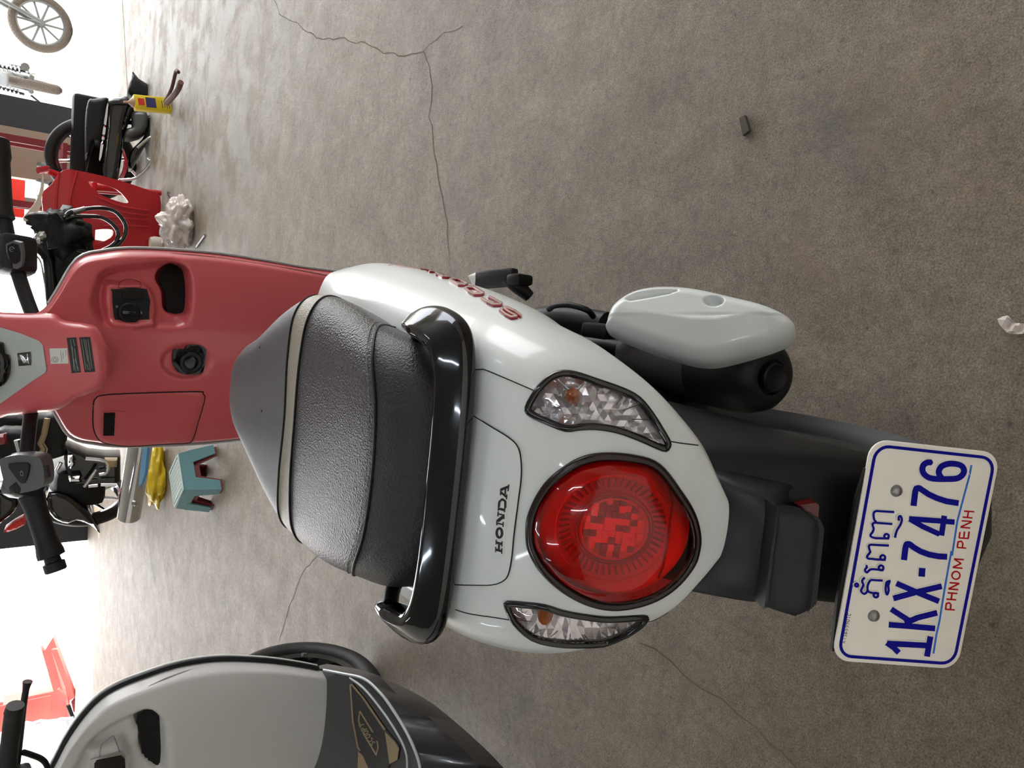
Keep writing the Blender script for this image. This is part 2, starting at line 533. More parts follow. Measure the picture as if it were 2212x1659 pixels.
# fluorescent tubes under the ceiling
for i, (x, y) in enumerate(((-1.5, -.9), (1.6, -1.2), (.2, -2.6), (-1.2, 2.2), (2.2, 2.0), (-4.2, 1.0))):
    t = thing('fluorescent_lamp', ['tube lamp on the ceiling left of the white scooter tail', 'tube lamp on the ceiling right of the white scooter tail', 'tube lamp on the ceiling near the back wall', 'tube lamp on the ceiling over the teal stool', 'tube lamp on the ceiling over the bare floor at right', 'tube lamp on the ceiling farthest to the left'][i], 'lamp', (x, y, 3.24), 'fluorescent ceiling lamps')
    box('fixture', (x, y, 3.275), (.07, 1.25, .05), 'fixture', t, bev=.008)
    lathe('lamp_tube', [(.016, -.6), (.016, .6)], (x, y, 3.225), (0, 1, 0), 'lamp_white', t, n=12)
# ================================================================ the white and red scooter
scooter = thing('motor_scooter', 'white and coral red motor scooter seen from behind, with round red tail lamp', 'scooter', (0, .45, 0))
def zz(ox, oy, s):
    return lambda pts: [(ox+a/s, oy+b/s) for a, b in pts]
def smooth2(pts, n=5, closed=True): return [(p.x, p.y) for p in crom([(a, b, 0) for a, b in pts], n, closed)]
def sstep(a, b, x):
    t = max(0., min(1., (x-a)/(b-a))); return t*t*(3-2*t)

# ---- rear cowl: half sections from the centre line out and down, front to tail
COWL = [
 [(0,.42,.62),(.07,.42,.625),(.13,.415,.645),(.181,.40,.640),(.197,.41,.612),(.203,.42,.575),(.193,.43,.50),(.17,.44,.40)],
 [(0,.33,.65),(.07,.33,.652),(.13,.33,.665),(.183,.32,.652),(.206,.325,.618),(.214,.33,.58),(.203,.34,.50),(.17,.35,.40)],
 [(0,.22,.66),(.07,.22,.662),(.13,.22,.672),(.176,.22,.664),(.203,.22,.628),(.213,.22,.592),(.20,.23,.52),(.165,.24,.41)],
 [(0,.12,.67),(.07,.12,.673),(.125,.12,.682),(.168,.12,.674),(.195,.12,.64),(.205,.12,.605),(.193,.12,.54),(.155,.13,.43)],
 [(0,.02,.685),(.07,.02,.688),(.122,.02,.692),(.160,.02,.683),(.186,.02,.65),(.197,.02,.617),(.186,.02,.56),(.15,.03,.46)],
 [(0,-.06,.70),(.066,-.06,.70),(.115,-.06,.70),(.151,-.06,.69),(.175,-.06,.66),(.186,-.06,.628),(.176,-.055,.575),(.14,-.04,.49)],
 [(0,-.13,.705),(.062,-.13,.703),(.107,-.128,.70),(.14,-.122,.69),(.163,-.115,.664),(.174,-.11,.632),(.166,-.10,.585),(.13,-.08,.51)],
 [(0,-.175,.699),(.058,-.174,.696),(.10,-.17,.69),(.131,-.166,.68),(.152,-.162,.655),(.161,-.158,.624),(.155,-.145,.58),(.12,-.12,.52)],
 [(0,-.207,.684),(.054,-.206,.68),(.092,-.203,.672),(.120,-.20,.66),(.139,-.198,.638),(.147,-.196,.609),(.140,-.18,.572),(.11,-.155,.525)],
 [(0,-.232,.662),(.050,-.231,.657),(.084,-.23,.646),(.106,-.229,.632),(.120,-.228,.612),(.127,-.227,.588),(.121,-.212,.56),(.095,-.19,.525)],
 [(0,-.253,.632),(.045,-.252,.626),(.073,-.251,.614),(.090,-.252,.602),(.100,-.252,.586),(.104,-.250,.569),(.099,-.238,.548),(.078,-.215,.525)],
 [(0,-.270,.590),(.036,-.270,.586),(.056,-.270,.578),(.068,-.271,.570),(.076,-.272,.561),(.078,-.271,.552),(.074,-.262,.537),(.058,-.24,.522)],
 [(0,-.283,.548),(.022,-.283,.546),(.034,-.283,.544),(.042,-.284,.541),(.046,-.284,.538),(.048,-.283,.534),(.045,-.276,.525),(.036,-.258,.515)],
 [(0,-.2915,.520),(.012,-.2912,.5203),(.019,-.2905,.5206),(.025,-.2895,.521),(.028,-.2885,.5213),(.029,-.2875,.521),(.028,-.281,.514),(.022,-.266,.507)],
]
cowl_rows = loft([mirror_row(r_) for r_ in COWL], 14, 9)
cv, cf = rows_mesh(cowl_rows)
S_cowl = Surf(cv, cf)
TAIL = smooth2([(1145,1152),(1151,1109),(1177,1058),(1212,1023),(1255,997),(1302,987),(1365,991),(1419,1009),(1465,1066),(1492,1110),(1504,1152),(1503,1185),(1491,1220),(1455,1263),(1404,1294),(1336,1309),(1278,1301),(1222,1273),(1177,1233),(1151,1190)])
IND_R = smooth2([(1141,881),(1160,846),(1183,821),(1208,808),(1240,809),(1286,824),(1343,844),(1378,863),(1405,895),(1428,931),(1442,956),(1440,966),(1431,968),(1378,945),(1332,929),(1286,922),(1252,923),(1222,926),(1183,911),(1149,895)], 3)
IND_L = smooth2([(1096,1308),(1102,1304),(1134,1306),(1177,1311),(1215,1323),(1265,1332),(1316,1337),(1387,1333),(1393,1338),(1379,1353),(1341,1377),(1316,1388),(1265,1392),(1202,1390),(1151,1377),(1113,1344)], 3)
def to_px(p):
    d = Vector(p)-CAM; z = d.dot(FWD); return (1106-FPX*d.dot(UPV)/z, 1659-(829.5+FPX*d.dot(RGT)/z))
holes = [TAIL, IND_R, IND_L]
bbs = [(min(p[0] for p in h), max(p[0] for p in h), min(p[1] for p in h), max(p[1] for p in h)) for h in holes]
def in_hole(f):
    c = sum((cv[i] for i in f), Vector())/len(f)
    if c.y > -.05: return False
    q = to_px(c)
    for h, b in zip(holes, bbs):
        if b[0] < q[0] < b[1] and b[2] < q[1] < b[3] and inside(q, h) and seg_dist(q, h) > 3.5: return True
    return False
cowl = meshobj('rear_cowl', cv, [f for f in cf if not in_hole(f)], 'white_paint', scooter)
tag(cowl, 'glossy white rear body cowl')
# panel joints
for pts in ([(1010,806),(1022,800),(1038,798),(1051,800),(1101,821),(1159,846)], [(1440,952),(1468,957),(1500,961),(1508,962)],
            [(984,1317),(1015,1326),(1069,1334),(1106,1340)], [(1394,1344),(1430,1338),(1450,1334)]):
    gap('panel_gap', S_cowl, pts, .0006, 'dark_gap', cowl)
COVER = [(1000,882),(1060,920),(1100,945),(1119,964),(1126,990),(1127,1030),(1121,1080),(1112,1150),(1107,1200),(1100,1237),(1089,1253),(1065,1262),(1020,1263),(960,1262),(925,1240),(935,1080),(945,900)]
cover = patch('tail_cover', S_cowl, smooth2(COVER, 4), 'white_paint', scooter, top=.0016, bot=-.002, step=11)
gap('panel_gap', S_cowl, COVER[:14], .0007, 'dark_gap', cowl, lift=.0012)

# ---- maker's name on the tail cover, model name on the side
H9 = zz(1060, 1030, 9.217)
stk = patch('name_sticker', S_cowl, H9([(105,1490),(135,1020),(215,240),(330,165),(375,105),(420,115),(432,150),(400,330),(335,750),(285,1555)]), 'sticker_white', scooter, top=.0022, bot=0, step=5)
hon = [([(138,1436),(252,1466)],44),([(143,1292),(256,1325)],44),([(198,1330),(192,1450)],34),([(131,1380),(131,1485)],16),([(254,1405),(249,1518)],18),([(141,1238),(139,1335)],16),([(257,1268),(254,1374)],18),
       ([(205+52*math.cos(t*math.pi/10), 1105+92*math.sin(t*math.pi/10)) for t in range(21)],44),
       ([(160,915),(280,938)],24),([(156,860),(156,952)],18),([(281,888),(274,985)],18),([(170,872),(285,782)],62),([(180,728),(300,752)],24),([(184,680),(176,778)],18),([(296,735),(296,830)],14),
       ([(188,625),(308,652)],46),([(190,570),(184,665)],16),([(314,590),(306,697)],18),([(196,590),(206,490),(262,436),(322,480),(322,610)],38),
       ([(240,250),(385,190)],50),([(238,300),(346,398)],34),([(234,236),(230,360)],18),([(320,345),(328,230)],24),([(352,345),(346,440)],18),([(392,145),(376,280)],18)]
strokes('lettering', S_cowl, [(H9(l), wd/9.217) for l, wd in hon], 4, 'ink', stk, top=.0027, bot=.002)
S8 = zz(890, 560, 8.848)
badge = {'S': [[(2085,1115),(1960,1020),(1820,958),(1755,962),(1850,1035),(1960,1095),(2000,1120),(1900,1135),(1790,1080),(1680,985)]],
 'C': [[(1470,745),(1560,790),(1710,872),(1690,890),(1550,890),(1440,840),(1330,765)]],
 'O': [[(1010,575),(1080,555),(1170,560),(1360,670),(1330,690),(1190,690),(1090,640),(1010,575)]],
 'o': [[(715,415),(780,395),(870,395),(1050,490),(1010,505),(890,505),(790,455),(715,415)]],
 'P': [[(760,350),(580,350),(450,285),(480,262),(590,262),(690,315)]],
 'Y': [[(165,180),(270,165),(350,208),(330,240),(430,235)],[(300,162),(400,195),(458,208)]]}
for k in badge:
    b_ = strokes('badge_letter', S_cowl, [S8(l) for l in badge[k]], 5.8, 'badge_red', scooter, top=.0022, bot=-.0005, dens=3)
    strokes('letter_face', S_cowl, [S8(l) for l in badge[k]], 2.6, 'badge_cream', b_, top=.0025, bot=.0020, dens=3)
mat('decal_red', (196, 130, 122), .4)
strokes('decal_line', S_cowl, [smooth2([(838,573),(868,570),(905,569),(934,575),(912,579),(880,577),(856,573)], 6, False)], .9, 'decal_red', cowl, top=.0004)

# ---- tail lamp
pts = [S_cowl.hit(*p) for p in TAIL]
TC = sum((p for p, n in pts), Vector())/len(pts)
TN = sum((n for p, n in pts), Vector()).normalized(); TX = Vector((1, 0, 0)); TX = (TX-TN*TX.dot(TN)).normalized(); TY = TN.cross(TX)
lamp = tube('tail_lamp', [p+n*.0008 for p, n in pts], .0042, 'red_dark', scooter, n=10, closed=True)
tag(lamp, 'round red tail lamp in a dark rim')
T_IN = [((p[0]-1326)*.975+1326, (p[1]-1149)*.975+1149) for p in TAIL]
P_T = Plane(TC, TN)
def dome(p, poly):
    d = min(1., seg_dist(p, poly)/150.); return .026*math.sqrt(max(0., 1-(1-d)**2))
class DomeLens: pass
def open_patch(name, surf, poly, m, parent, step, hfn, off=0.0, smooth=True):
    ps, fs = fill2d(poly, step); vs = []
    for p in ps:
        a, n = surf.hit(p.x, p.y); vs.append(a+n*(hfn((p.x, p.y), poly)+off))
    F = []
    for f in fs:
        nn = geometry.normal([vs[i] for i in f[:3]]); F.append(f if nn.dot(vs[f[0]]-CAM) < 0 else f[::-1])
    return meshobj(name, vs, F, m, parent, smooth)
open_patch('lens', P_T, T_IN, 'red_lens', lamp, 14, dome, .002)
def TP(a, b, h): return TC + TX*a + TY*b + TN*h
TO = -.001
bowl = [(0.0001, -.026), (.030, -.026), (.040, -.022), (.052, -.016), (.060, -.012), (.067, -.008), (.071, -.008)]
mat('lamp_bowl', (255, 170, 160), .35, metal=.2); mat('facet_red', (150, 34, 36), .25, coat=.3)
vs, fs = lathe_geo(bowl, TP(0, TO, 0), TN, 64, caps=False)
meshobj('reflector_bowl', [TC+(TX*((v-TC).dot(TX)*.90)+TY*((v-TC).dot(TY)*1.0)+TN*(v-TC).dot(TN)) for v in vs], fs, 'lamp_bowl', lamp)
g = Geo(); g2 = Geo()
for k in range(96):
    a = 2*math.pi*k/96; c_, s_ = math.cos(a), math.sin(a)
    for (r0, r1, hh) in ((.040, .050, -.012),):
        p0 = TP(c_*r0*.93, TO+s_*r0, hh-.004); p1 = TP(c_*r1*.93, TO+s_*r1, hh+.002)
        (g if k % 2 else g2).tube([p0, p1], .0011, 4)
g.obj('lens_rib', 'reflector_red', lamp, angle=30); g2.obj('lens_rib', 'lamp_bowl', lamp, angle=30)
for rr, rad, mm in ((.054, .0010, 'lamp_bowl'), (.0365, .0012, 'reflector_red'), (.0335, .0008, 'facet_red'), (.0305, .0008, 'lamp_bowl')):
    tube('lens_ring', [TP(math.cos(2*math.pi*k/64)*rr*.93, TO+math.sin(2*math.pi*k/64)*rr, -.006) for k in range(64)], rad, mm, lamp, n=6, closed=True)
random.seed(3)
g = Geo(); g2 = Geo()
for i in range(-4, 5):
    for j in range(-4, 5):
        if math.hypot(i, j) > 4.3: continue
        q = random.random()
        dst = g if q < .38 else g2
        dst.box(TP(i*.0062, TO+j*.0062, -.014+random.random()*.004), (.0060, .0060, .006), Matrix((TX, TY, TN)).transposed() @ Matrix.Rotation(random.uniform(-.25, .25), 3, 'X'))
g.obj('lens_facet', 'facet_red', lamp, smooth=False); g2.obj('lens_facet', 'lamp_bowl', lamp, smooth=False)
tube('lens_step', [TP(-.042, -.048, -.003), TP(-.03, -.051, -.003), TP(.03, -.051, -.003), TP(.042, -.046, -.003)], .0011, 'reflector_red', lamp, n=6)

# ---- turn signals
def indicator(poly, bulb, ribs, lab):
    ps = [S_cowl.hit(*p) for p in poly]
    bz = tube('turn_signal', [p+n*.0006 for p, n in ps], .0034, 'gloss_black', scooter, n=8, closed=True); tag(bz, lab)
    cx = sum(p[0] for p in poly)/len(poly); cy = sum(p[1] for p in poly)/len(poly)
    open_patch('lens', S_cowl, poly, 'clear_lens', bz, 9, lambda p, q: .0035*sstep(0, 25, seg_dist(p, q)), .0006)
    rnd = random.Random(int(cx))
    open_patch('reflector', S_cowl, poly, 'reflector_chrome', bz, 17, lambda p, q: -.006*sstep(0, 12, seg_dist(p, q)) - (rnd.random()*.007 if seg_dist(p, q) > 20 else 0), -.001, smooth=False)
    for a, b in ribs:
        h0, n0 = S_cowl.hit(*a); h1, n1 = S_cowl.hit(*b)
        tube('lens_rib', [h0+n0*.0005, h1+n1*.0005], .0005, 'steel', bz, n=5)
    h0, n0 = S_cowl.hit(*bulb)
    lathe('bulb', [(.0001, .010), (.004, .009), (.0068, .005), (.0075, 0), (.0068, -.006), (.006, -.012)], h0-n0*.006, n0, 'bulb_amber', bz, n=20)
    lathe('bulb_socket', [(.0095, .0), (.0105, -.006), (.009, -.010)], h0-n0*.010, n0, 'steel', bz, n=20)
indicator(IND_R, (1238, 850), [((1205,820),(1235,848)),((1262,828),(1247,845)),((1292,838),(1287,862)),((1343,858),(1330,875)),((1382,872),(1345,888)),((1408,907),(1365,906)),((1170,860),(1215,880))], 'clear right turn signal with amber bulb')
indicator(IND_L, (1176, 1338), [((1190,1375),(1205,1362)),((1230,1385),(1232,1368)),((1272,1384),(1262,1370)),((1318,1377),(1300,1365)),((1145,1372),(1170,1360)),((1108,1338),(1150,1342))], 'clear left turn signal with amber bulb')

# ---- seat: cross rows from the nose to the back; rows 5, 6 and 9 are the seams
SEAT = [
 [(0,.512,.690),(.012,.511,.690),(.022,.507,.688),(.030,.500,.682),(.033,.494,.670)],
 [(0,.497,.730),(.020,.494,.730),(.036,.486,.725),(.047,.476,.710),(.050,.470,.675)],
 [(0,.455,.754),(.030,.450,.754),(.053,.440,.749),(.070,.430,.732),(.074,.425,.672)],
 [(0,.375,.758),(.045,.372,.758),(.075,.366,.754),(.096,.360,.737),(.104,.356,.668)],
 [(0,.300,.754),(.062,.300,.755),(.110,.300,.750),(.138,.304,.725),(.142,.310,.664)],
 [(0,.236,.750),(.08,.238,.751),(.137,.242,.744),(.161,.252,.716),(.153,.268,.664)],
 [(0,.204,.749),(.08,.200,.750),(.138,.196,.744),(.164,.205,.717),(.151,.224,.664)],
 [(0,.12,.753),(.077,.122,.754),(.135,.130,.748),(.161,.150,.720),(.148,.172,.668)],
 [(0,.04,.758),(.070,.048,.758),(.126,.070,.752),(.154,.100,.724),(.144,.128,.674)],
 [(0,-.030,.757),(.066,-.024,.757),(.115,.004,.751),(.143,.044,.726),(.139,.086,.680)],
 [(0,-.072,.745),(.064,-.066,.744),(.109,-.046,.737),(.135,-.012,.718),(.134,.040,.680)],
 [(0,-.098,.716),(.062,-.092,.714),(.104,-.072,.710),(.128,-.04,.698),(.129,.005,.676)],
]
NS = 10
seat_rows = loft([mirror_row(r_) for r_ in SEAT], NS, 8)
seat = thing_seat = meshobj('seat', *rows_mesh(seat_rows[6*NS:9*NS+1]), 'seat_vinyl', scooter)
tag(seat, 'black grained vinyl seat with a beige cross stripe')
meshobj('seat_nose', *rows_mesh(seat_rows[:5*NS+1]), 'seat_front', seat)
meshobj('seat_stripe', *rows_mesh(seat_rows[5*NS:6*NS+1]), 'seat_stripe', seat)
meshobj('seat_back', *rows_mesh(seat_rows[9*NS:]), 'seat_rear', seat)
bv = []; bf = []
for r_ in seat_rows: bv += [r_[0], r_[-1]]
for i in range(len(seat_rows)-1): bf.append((2*i, 2*i+1, 2*i+3, 2*i+2))
meshobj('seat_pan', bv, bf, 'matte_black', seat)
for k in (5, 6, 9):
    tube('piping', [p+V(0, 0, .0008) for p in seat_rows[k*NS]], .0016, 'matte_black', seat, n=6)
g = Geo(); row = seat_rows[9*NS-2]
for i in range(4, len(row)-5):
    a, b = row[i], row[i+1]
    for t in (.05, .38, .72): g.tube([a.lerp(b, t)+V(0, -.0005, .0009), a.lerp(b, t+.22)+V(0, -.0005, .0009)], .00055, 4)
g.obj('seat_stitching', 'thread', seat)
sv, sf = rows_mesh(seat_rows); S_seat = Surf(sv, sf)
for p in ((561,750),(565,888)):
    h, n = S_seat.hit(*p); lathe('seat_button', [(.0001, .0006), (.0018, .0004), (.0024, -.001)], h, n, 'matte_black', seat, n=10)

# ---- grab rail
RP = [(0,-.118,.7275),(.07,-.1155,.7265),(.118,-.107,.7245),(.145,-.089,.722),(.1545,-.064,.722),(.1565,-.040,.724),(.155,-.020,.727)]
SCL = [1,1,1.05,1.18,1.2,1.05,.55]
rail_path = crom(mirror_row(RP), 6); scl = SCL[:0:-1]+SCL
sc2 = [p.x for p in crom([(s, 0, 0) for s in scl], 6)]
PROF = [(-.0125,.010),(-.010,.0145),(-.005,.0160),(-.001,.0145),(.013,.001),(.0165,-.005),(.0165,-.012),(.012,-.0175),(.002,-.018),(-.008,-.015),(-.0125,-.006)]
PROF = [(p.x, p.y) for p in crom([(a, b, 0) for a, b in PROF], 3, True)]
vs = []; L = len(rail_path)
for i, p in enumerate(rail_path):
    t = (rail_path[min(i+1, L-1)]-rail_path[max(i-1, 0)]).normalized(); n = V(t.y, -t.x, 0).normalized(); s = max(.3, sc2[i])
    zz_ = t.cross(n)
    zz_ = zz_ if zz_.z > 0 else -zz_
    vs += [p+n*a*s+zz_*b*s for a, b in PROF]
npf = len(PROF); fs = grid_faces(L, npf, closed_c=True); fs += [tuple(range(npf))[::-1], tuple(range((L-1)*npf, L*npf))]
rail = meshobj('grab_rail', vs, fs, 'smoked_chrome', scooter); tag(rail, 'smoked chrome grab rail behind the seat')
for s in (-1, 1):
    tube('rail_stay', [V(s*.115, .03, .71), V(s*.105, -.02, .70), V(s*.10, -.07, .695), V(s*.10, -.10, .712)], .012, 'matte_black', rail, n=8, sm=4)
    tube('rail_foot', [V(s*.150, -.030, .722), V(s*.142, -.005, .705), V(s*.13, .02, .678)], .009, 'matte_black', rail, n=8, sm=3)

# ---- black rear fender and lamp bracket
FEND = [
 [(0,-.17,.55),(.05,-.17,.55),(.080,-.16,.54),(.084,-.12,.45),(.078,-.06,.35)],
 [(0,-.255,.52),(.04,-.253,.518),(.074,-.243,.506),(.082,-.19,.44),(.077,-.13,.342)],
 [(0,-.300,.475),(.04,-.298,.473),(.073,-.287,.463),(.081,-.235,.41),(.076,-.185,.338)],
 [(0,-.335,.43),(.04,-.333,.428),(.072,-.323,.421),(.080,-.285,.39),(.076,-.250,.364)],
 [(0,-.362,.385),(.04,-.360,.383),(.071,-.352,.379),(.079,-.330,.370),(.076,-.312,.376)],
 [(0,-.378,.34),(.04,-.376,.338),(.070,-.368,.336),(.077,-.355,.332),(.075,-.335,.345)],
 [(0,-.383,.30),(.04,-.381,.30),(.068,-.374,.30),(.074,-.362,.298),(.072,-.345,.31)],
]
fr = loft([mirror_row(r_) for r_ in FEND], 5, 5); fend = meshobj('rear_fender', *rows_mesh(fr), 'matte_black', scooter, angle=50)
tag(fend, 'matt black plastic rear fender')
HUMP = [
 [(0,-.255,.527),(.035,-.255,.527),(.058,-.252,.523),(.066,-.245,.515),(.070,-.235,.49)],
 [(0,-.290,.520),(.030,-.290,.520),(.052,-.287,.516),(.060,-.280,.506),(.065,-.268,.478)],
 [(0,-.318,.507),(.028,-.318,.507),(.048,-.315,.503),(.056,-.307,.494),(.061,-.292,.463)],
 [(0,-.326,.495),(.028,-.326,.495),(.046,-.323,.491),(.055,-.315,.482),(.060,-.303,.450)],
 [(0,-.320,.47),(.028,-.320,.47),(.046,-.318,.468),(.053,-.314,.462),(.058,-.310,.43)],
]
HUMP = [[(x-.012, y, z) for x, y, z in r_] for r_ in HUMP]
def mir2(h, c=-.012): return [V(2*c-p[0], p[1], p[2]) for p in reversed(h[1:])]+[Vector(p) for p in h]
meshobj('fender_hump', *rows_mesh(loft([mir2(r_) for r_ in HUMP], 4, 4)), 'black_plastic', fend, angle=45)
# lamp box above the plate
BX = onp(1703, 1208, (0, -.345, .49), V(0, -.75, .66))
bn = V(0, -.80, .60).normalized(); bx_ = V(1, 0, 0); by_ = bn.cross(bx_)
outl = [(1664,1103),(1672,1099),(1735,1108),(1752,1118),(1756,1135),(1739,1290),(1728,1306),(1709,1314),(1700,1315),(1645,1297),(1641,1290)]
PB = Plane(V(0, -.347, .487), bn)
lb = patch('plate_lamp_box', PB, smooth2(outl, 3), 'black_plastic', scooter, top=.014, bot=-.02, step=14, hfn=lambda p, q: .004*sstep(0, 10, seg_dist(p, q)))
patch('lamp_box_rim', PB, [(1750,1112),(1768,1120),(1777,1138),(1760,1300),(1748,1312),(1725,1312),(1745,1290)], 'black_plastic', lb, top=.004, bot=-.02, step=14)
g = gap('lamp_box_seam', Plane(PB.p+bn*.0185, bn), [(1683,1102),(1660,1300)], .0006, 'dark_gap', lb, sm=2)
patch('side_reflector', Plane(V(.035, -.335, .445), bn), [(1719,1088),(1757,1082),(1764,1088),(1762,1114),(1742,1108),(1722,1098)], 'red_reflector', scooter, top=.006, bot=-.008, step=8)
meshobj('plate_bracket', *prism_geo([(-.095,-.06),(.08,-.06),(.08,.058),(.05,.062),(-.05,.062),(-.098,.058)], V(-.003, -.397, .388), V(1, 0, 0), V(0, .5170, .8560), .004), 'matte_black', scooter, smooth=False)

# ---- number plate
PN = V(.0110, -.8559, .5170).normalized(); PC = V(-.003, -.4044, .3848); PD1 = V(.99995, .0077, -.0086); PD2 = V(-.014, -.517, -.856)
PP = Plane(PC, PN)
def rrect(w_, h_, r_, n=6):
    out = []
    for cx, cy, a0 in ((w_/2-r_, h_/2-r_, 0), (-w_/2+r_, h_/2-r_, 90), (-w_/2+r_, -h_/2+r_, 180), (w_/2-r_, -h_/2+r_, 270)):
        for k in range(n+1):
            a = R(a0+90*k/n); out.append((cx+r_*math.cos(a), cy+r_*math.sin(a)))
    return out
plate = meshobj('number_plate', *prism_geo(rrect(.2135, .1295, .017), PC-PN*.0012, PD1, -PD2, .0024, .0007), 'plate_white', scooter, angle=40)
tag(plate, 'white number plate with blue characters and a scuffed blue border')
def border(w_, h_, r_, wd, m_, nm, hh):
    a = rrect(w_, h_, r_); b = rrect(w_-2*wd, h_-2*wd, max(.002, r_-wd)); n = len(a); v = []
    for q, z in ((a, 0), (b, 0), (b, hh), (a, hh)): v += [PC+PD1*x-PD2*y+PN*(.0012+z) for x, y in q]
    f = []
    for i in range(n):
        j = (i+1) % n; f += [(2*n+i, 2*n+j, 3*n+j, 3*n+i), (n+i, n+j, 2*n+j, 2*n+i), (3*n+i, 3*n+j, j, i)]
    return meshobj(nm, v, f, m_, plate, smooth=False)
PC = PC + PN*0
border(.2055, .1215, .0145, .0028, 'plate_blue', 'plate_border', .0006)
P3 = zz(1740, 920, 3.072)
PK = Plane(PC+PN*.0012, PN)
A4 = zz(1890, 960, 6.9125); A5 = zz(1890, 1190, 6.6375)
big = [ # 6 7 4 | 7 - X K 1
 ([A4(smooth2([(830,265),(770,265),(715,300),(695,360),(715,430),(790,490),(900,510),(1080,512),(1220,500),(1300,440),(1315,370),(1270,310),(1180,285),(1080,285),(985,320),(940,390),(950,450),(985,500)], 3, False))], 12.6),
 ([A4([(565,912),(590,700),(606,652),(650,645),(700,680),(790,740),(920,800),(1060,845),(1235,872)])], 12.6),
 ([A4([(500,1105),(720,1120),(1000,1140),(1175,1155)]), A4([(510,1110),(700,1220),(950,1335)]), A4([(980,1355),(1025,1060)])], 11.4),
 ([A5([(405,125),(428,-60),(444,-104),(485,-105),(540,-60),(640,0),(760,45),(900,72),(1022,78)])], 12.6),
 ([A5([(668,240),(658,362)])], 13.5),
 ([A5([(300,460),(600,590),(905,715)]), A5([(255,675),(560,590),(945,500)])], 12.0),
 ([A5([(190,1050),(520,1075),(850,1105)]), A5([(225,830),(460,980),(520,1010)]), A5([(420,1030),(600,950),(880,880)])], 12.0),
 ([A5([(165,1320),(480,1335),(770,1350)]), A5([(160,1310),(260,1380),(330,1450)]), A5([(785,1220),(735,1505)])], 12.0)]
for ln, wd in big:
    ch = strokes('plate_character', PK, ln, wd, 'plate_blue', plate, top=.0014, bot=.0008, dens=30)
    strokes('character_edge', PK, [smooth2(l, 1, False) for l in ln], wd+4.5, 'plate_white', ch, top=.0009, bot=0, dens=30)
K3 = zz(1830, 1080, 7.213)
def sm_(p): return smooth2(p, 4, False)
ring = lambda cx, cy, r_: [(cx+r_*math.cos(k*math.pi/6), cy+r_*math.sin(k*math.pi/6)) for k in range(13)]
kh = [ [(720,183),(440,165)], sm_([(440,165),(405,190),(400,240),(410,300),(440,335)]), [(440,350),(690,368)], sm_([(440,340),(390,360),(385,390),(400,440),(385,490),(350,540),(370,570),(430,588)]), [(430,588),(640,592)], ring(600,558,36),
       [(635,703),(350,688)], sm_([(350,688),(325,710),(335,770),(345,800),(310,850),(295,880),(320,905),(400,910)]), [(400,915),(585,925)], ring(540,888,38),
       sm_([(285,1010),(290,1040),(262,1080),(290,1120),(330,1085),(380,1068),(550,1085)]), ring(512,1048,38),
       [(535,1245),(350,1235)], sm_([(350,1235),(315,1290),(300,1350),(310,1410),(370,1435),(480,1445)]), ring(430,1470,36),
       sm_([(255,1195),(215,1250),(235,1310),(215,1360),(200,1410),(245,1450),(290,1420),(300,1380)]), ring(130,1313,24),
       sm_([(655,1245),(600,1265),(585,1310),(580,1400),(600,1460),(625,1400),(620,1320),(640,1260)]),
       sm_([(785,310),(780,260),(810,240),(830,300),(805,380),(760,450),(735,520),(725,575)])]
scp = strokes('plate_script', PK, [K3(l) for l in kh], 4.6, 'plate_blue', plate, top=.0014, bot=.0008, dens=30)
strokes('script_edge', PK, [K3(l) for l in kh], 8.4, 'plate_white', scp, top=.0009, bot=0, dens=30)
strokes('plate_line', PK, [A4([(1440,308),(1410,470),(1330,760),(1230,1140),(1150,1659)]), A5([(1097,0),(1060,190),(990,590),(925,1000),(880,1200),(838,1470)])], 3.7, 'line_blue', plate, top=.0003, bot=0, dens=60)
red = [A4([(1330,995),(1480,1005)]), A4([(1310,1085),(1452,1098)]), A4([(1395,1000),(1380,1092)]),
       A4([(1295,1140),(1445,1150)]), A4([(1280,1232),(1443,1155)]), A4([(1278,1235),(1420,1248)]),
       A4([(1255,1395),(1398,1405)]), A4([(1268,1308),(1255,1395)]), A4([(1335,1300),(1325,1395)]), A4([(1405,1300),(1393,1400)]),
       A4([(1222,1538),(1360,1548)]), A4([(1228,1535),(1240,1455),(1290,1445),(1312,1480),(1302,1540)]),
       A5([(1133,115),(1272,125)]), A5([(1140,120),(1235,180)]), A5([(1235,180),(1120,232)]), A5([(1115,235),(1252,248)]),
       A5([(1160+58*math.cos(k*math.pi/8), 350+56*math.sin(k*math.pi/8)) for k in range(17)]),
       A5([(1070,455),(1207,465)]), A5([(1055,542),(1205,468)]), A5([(1053,545),(1190,555)]),
       A5([(1042,600),(1178,610)]), A5([(1024,690),(1162,700)]), A5([(1105,605),(1090,695)]),
       A5([(1004,835),(1140,846)]), A5([(1012,832),(1022,755),(1065,742),(1088,770),(1080,838)])]
strokes('plate_city_name', PK, red, 3.0, 'print_red', plate, top=.0003, bot=0, dens=30)
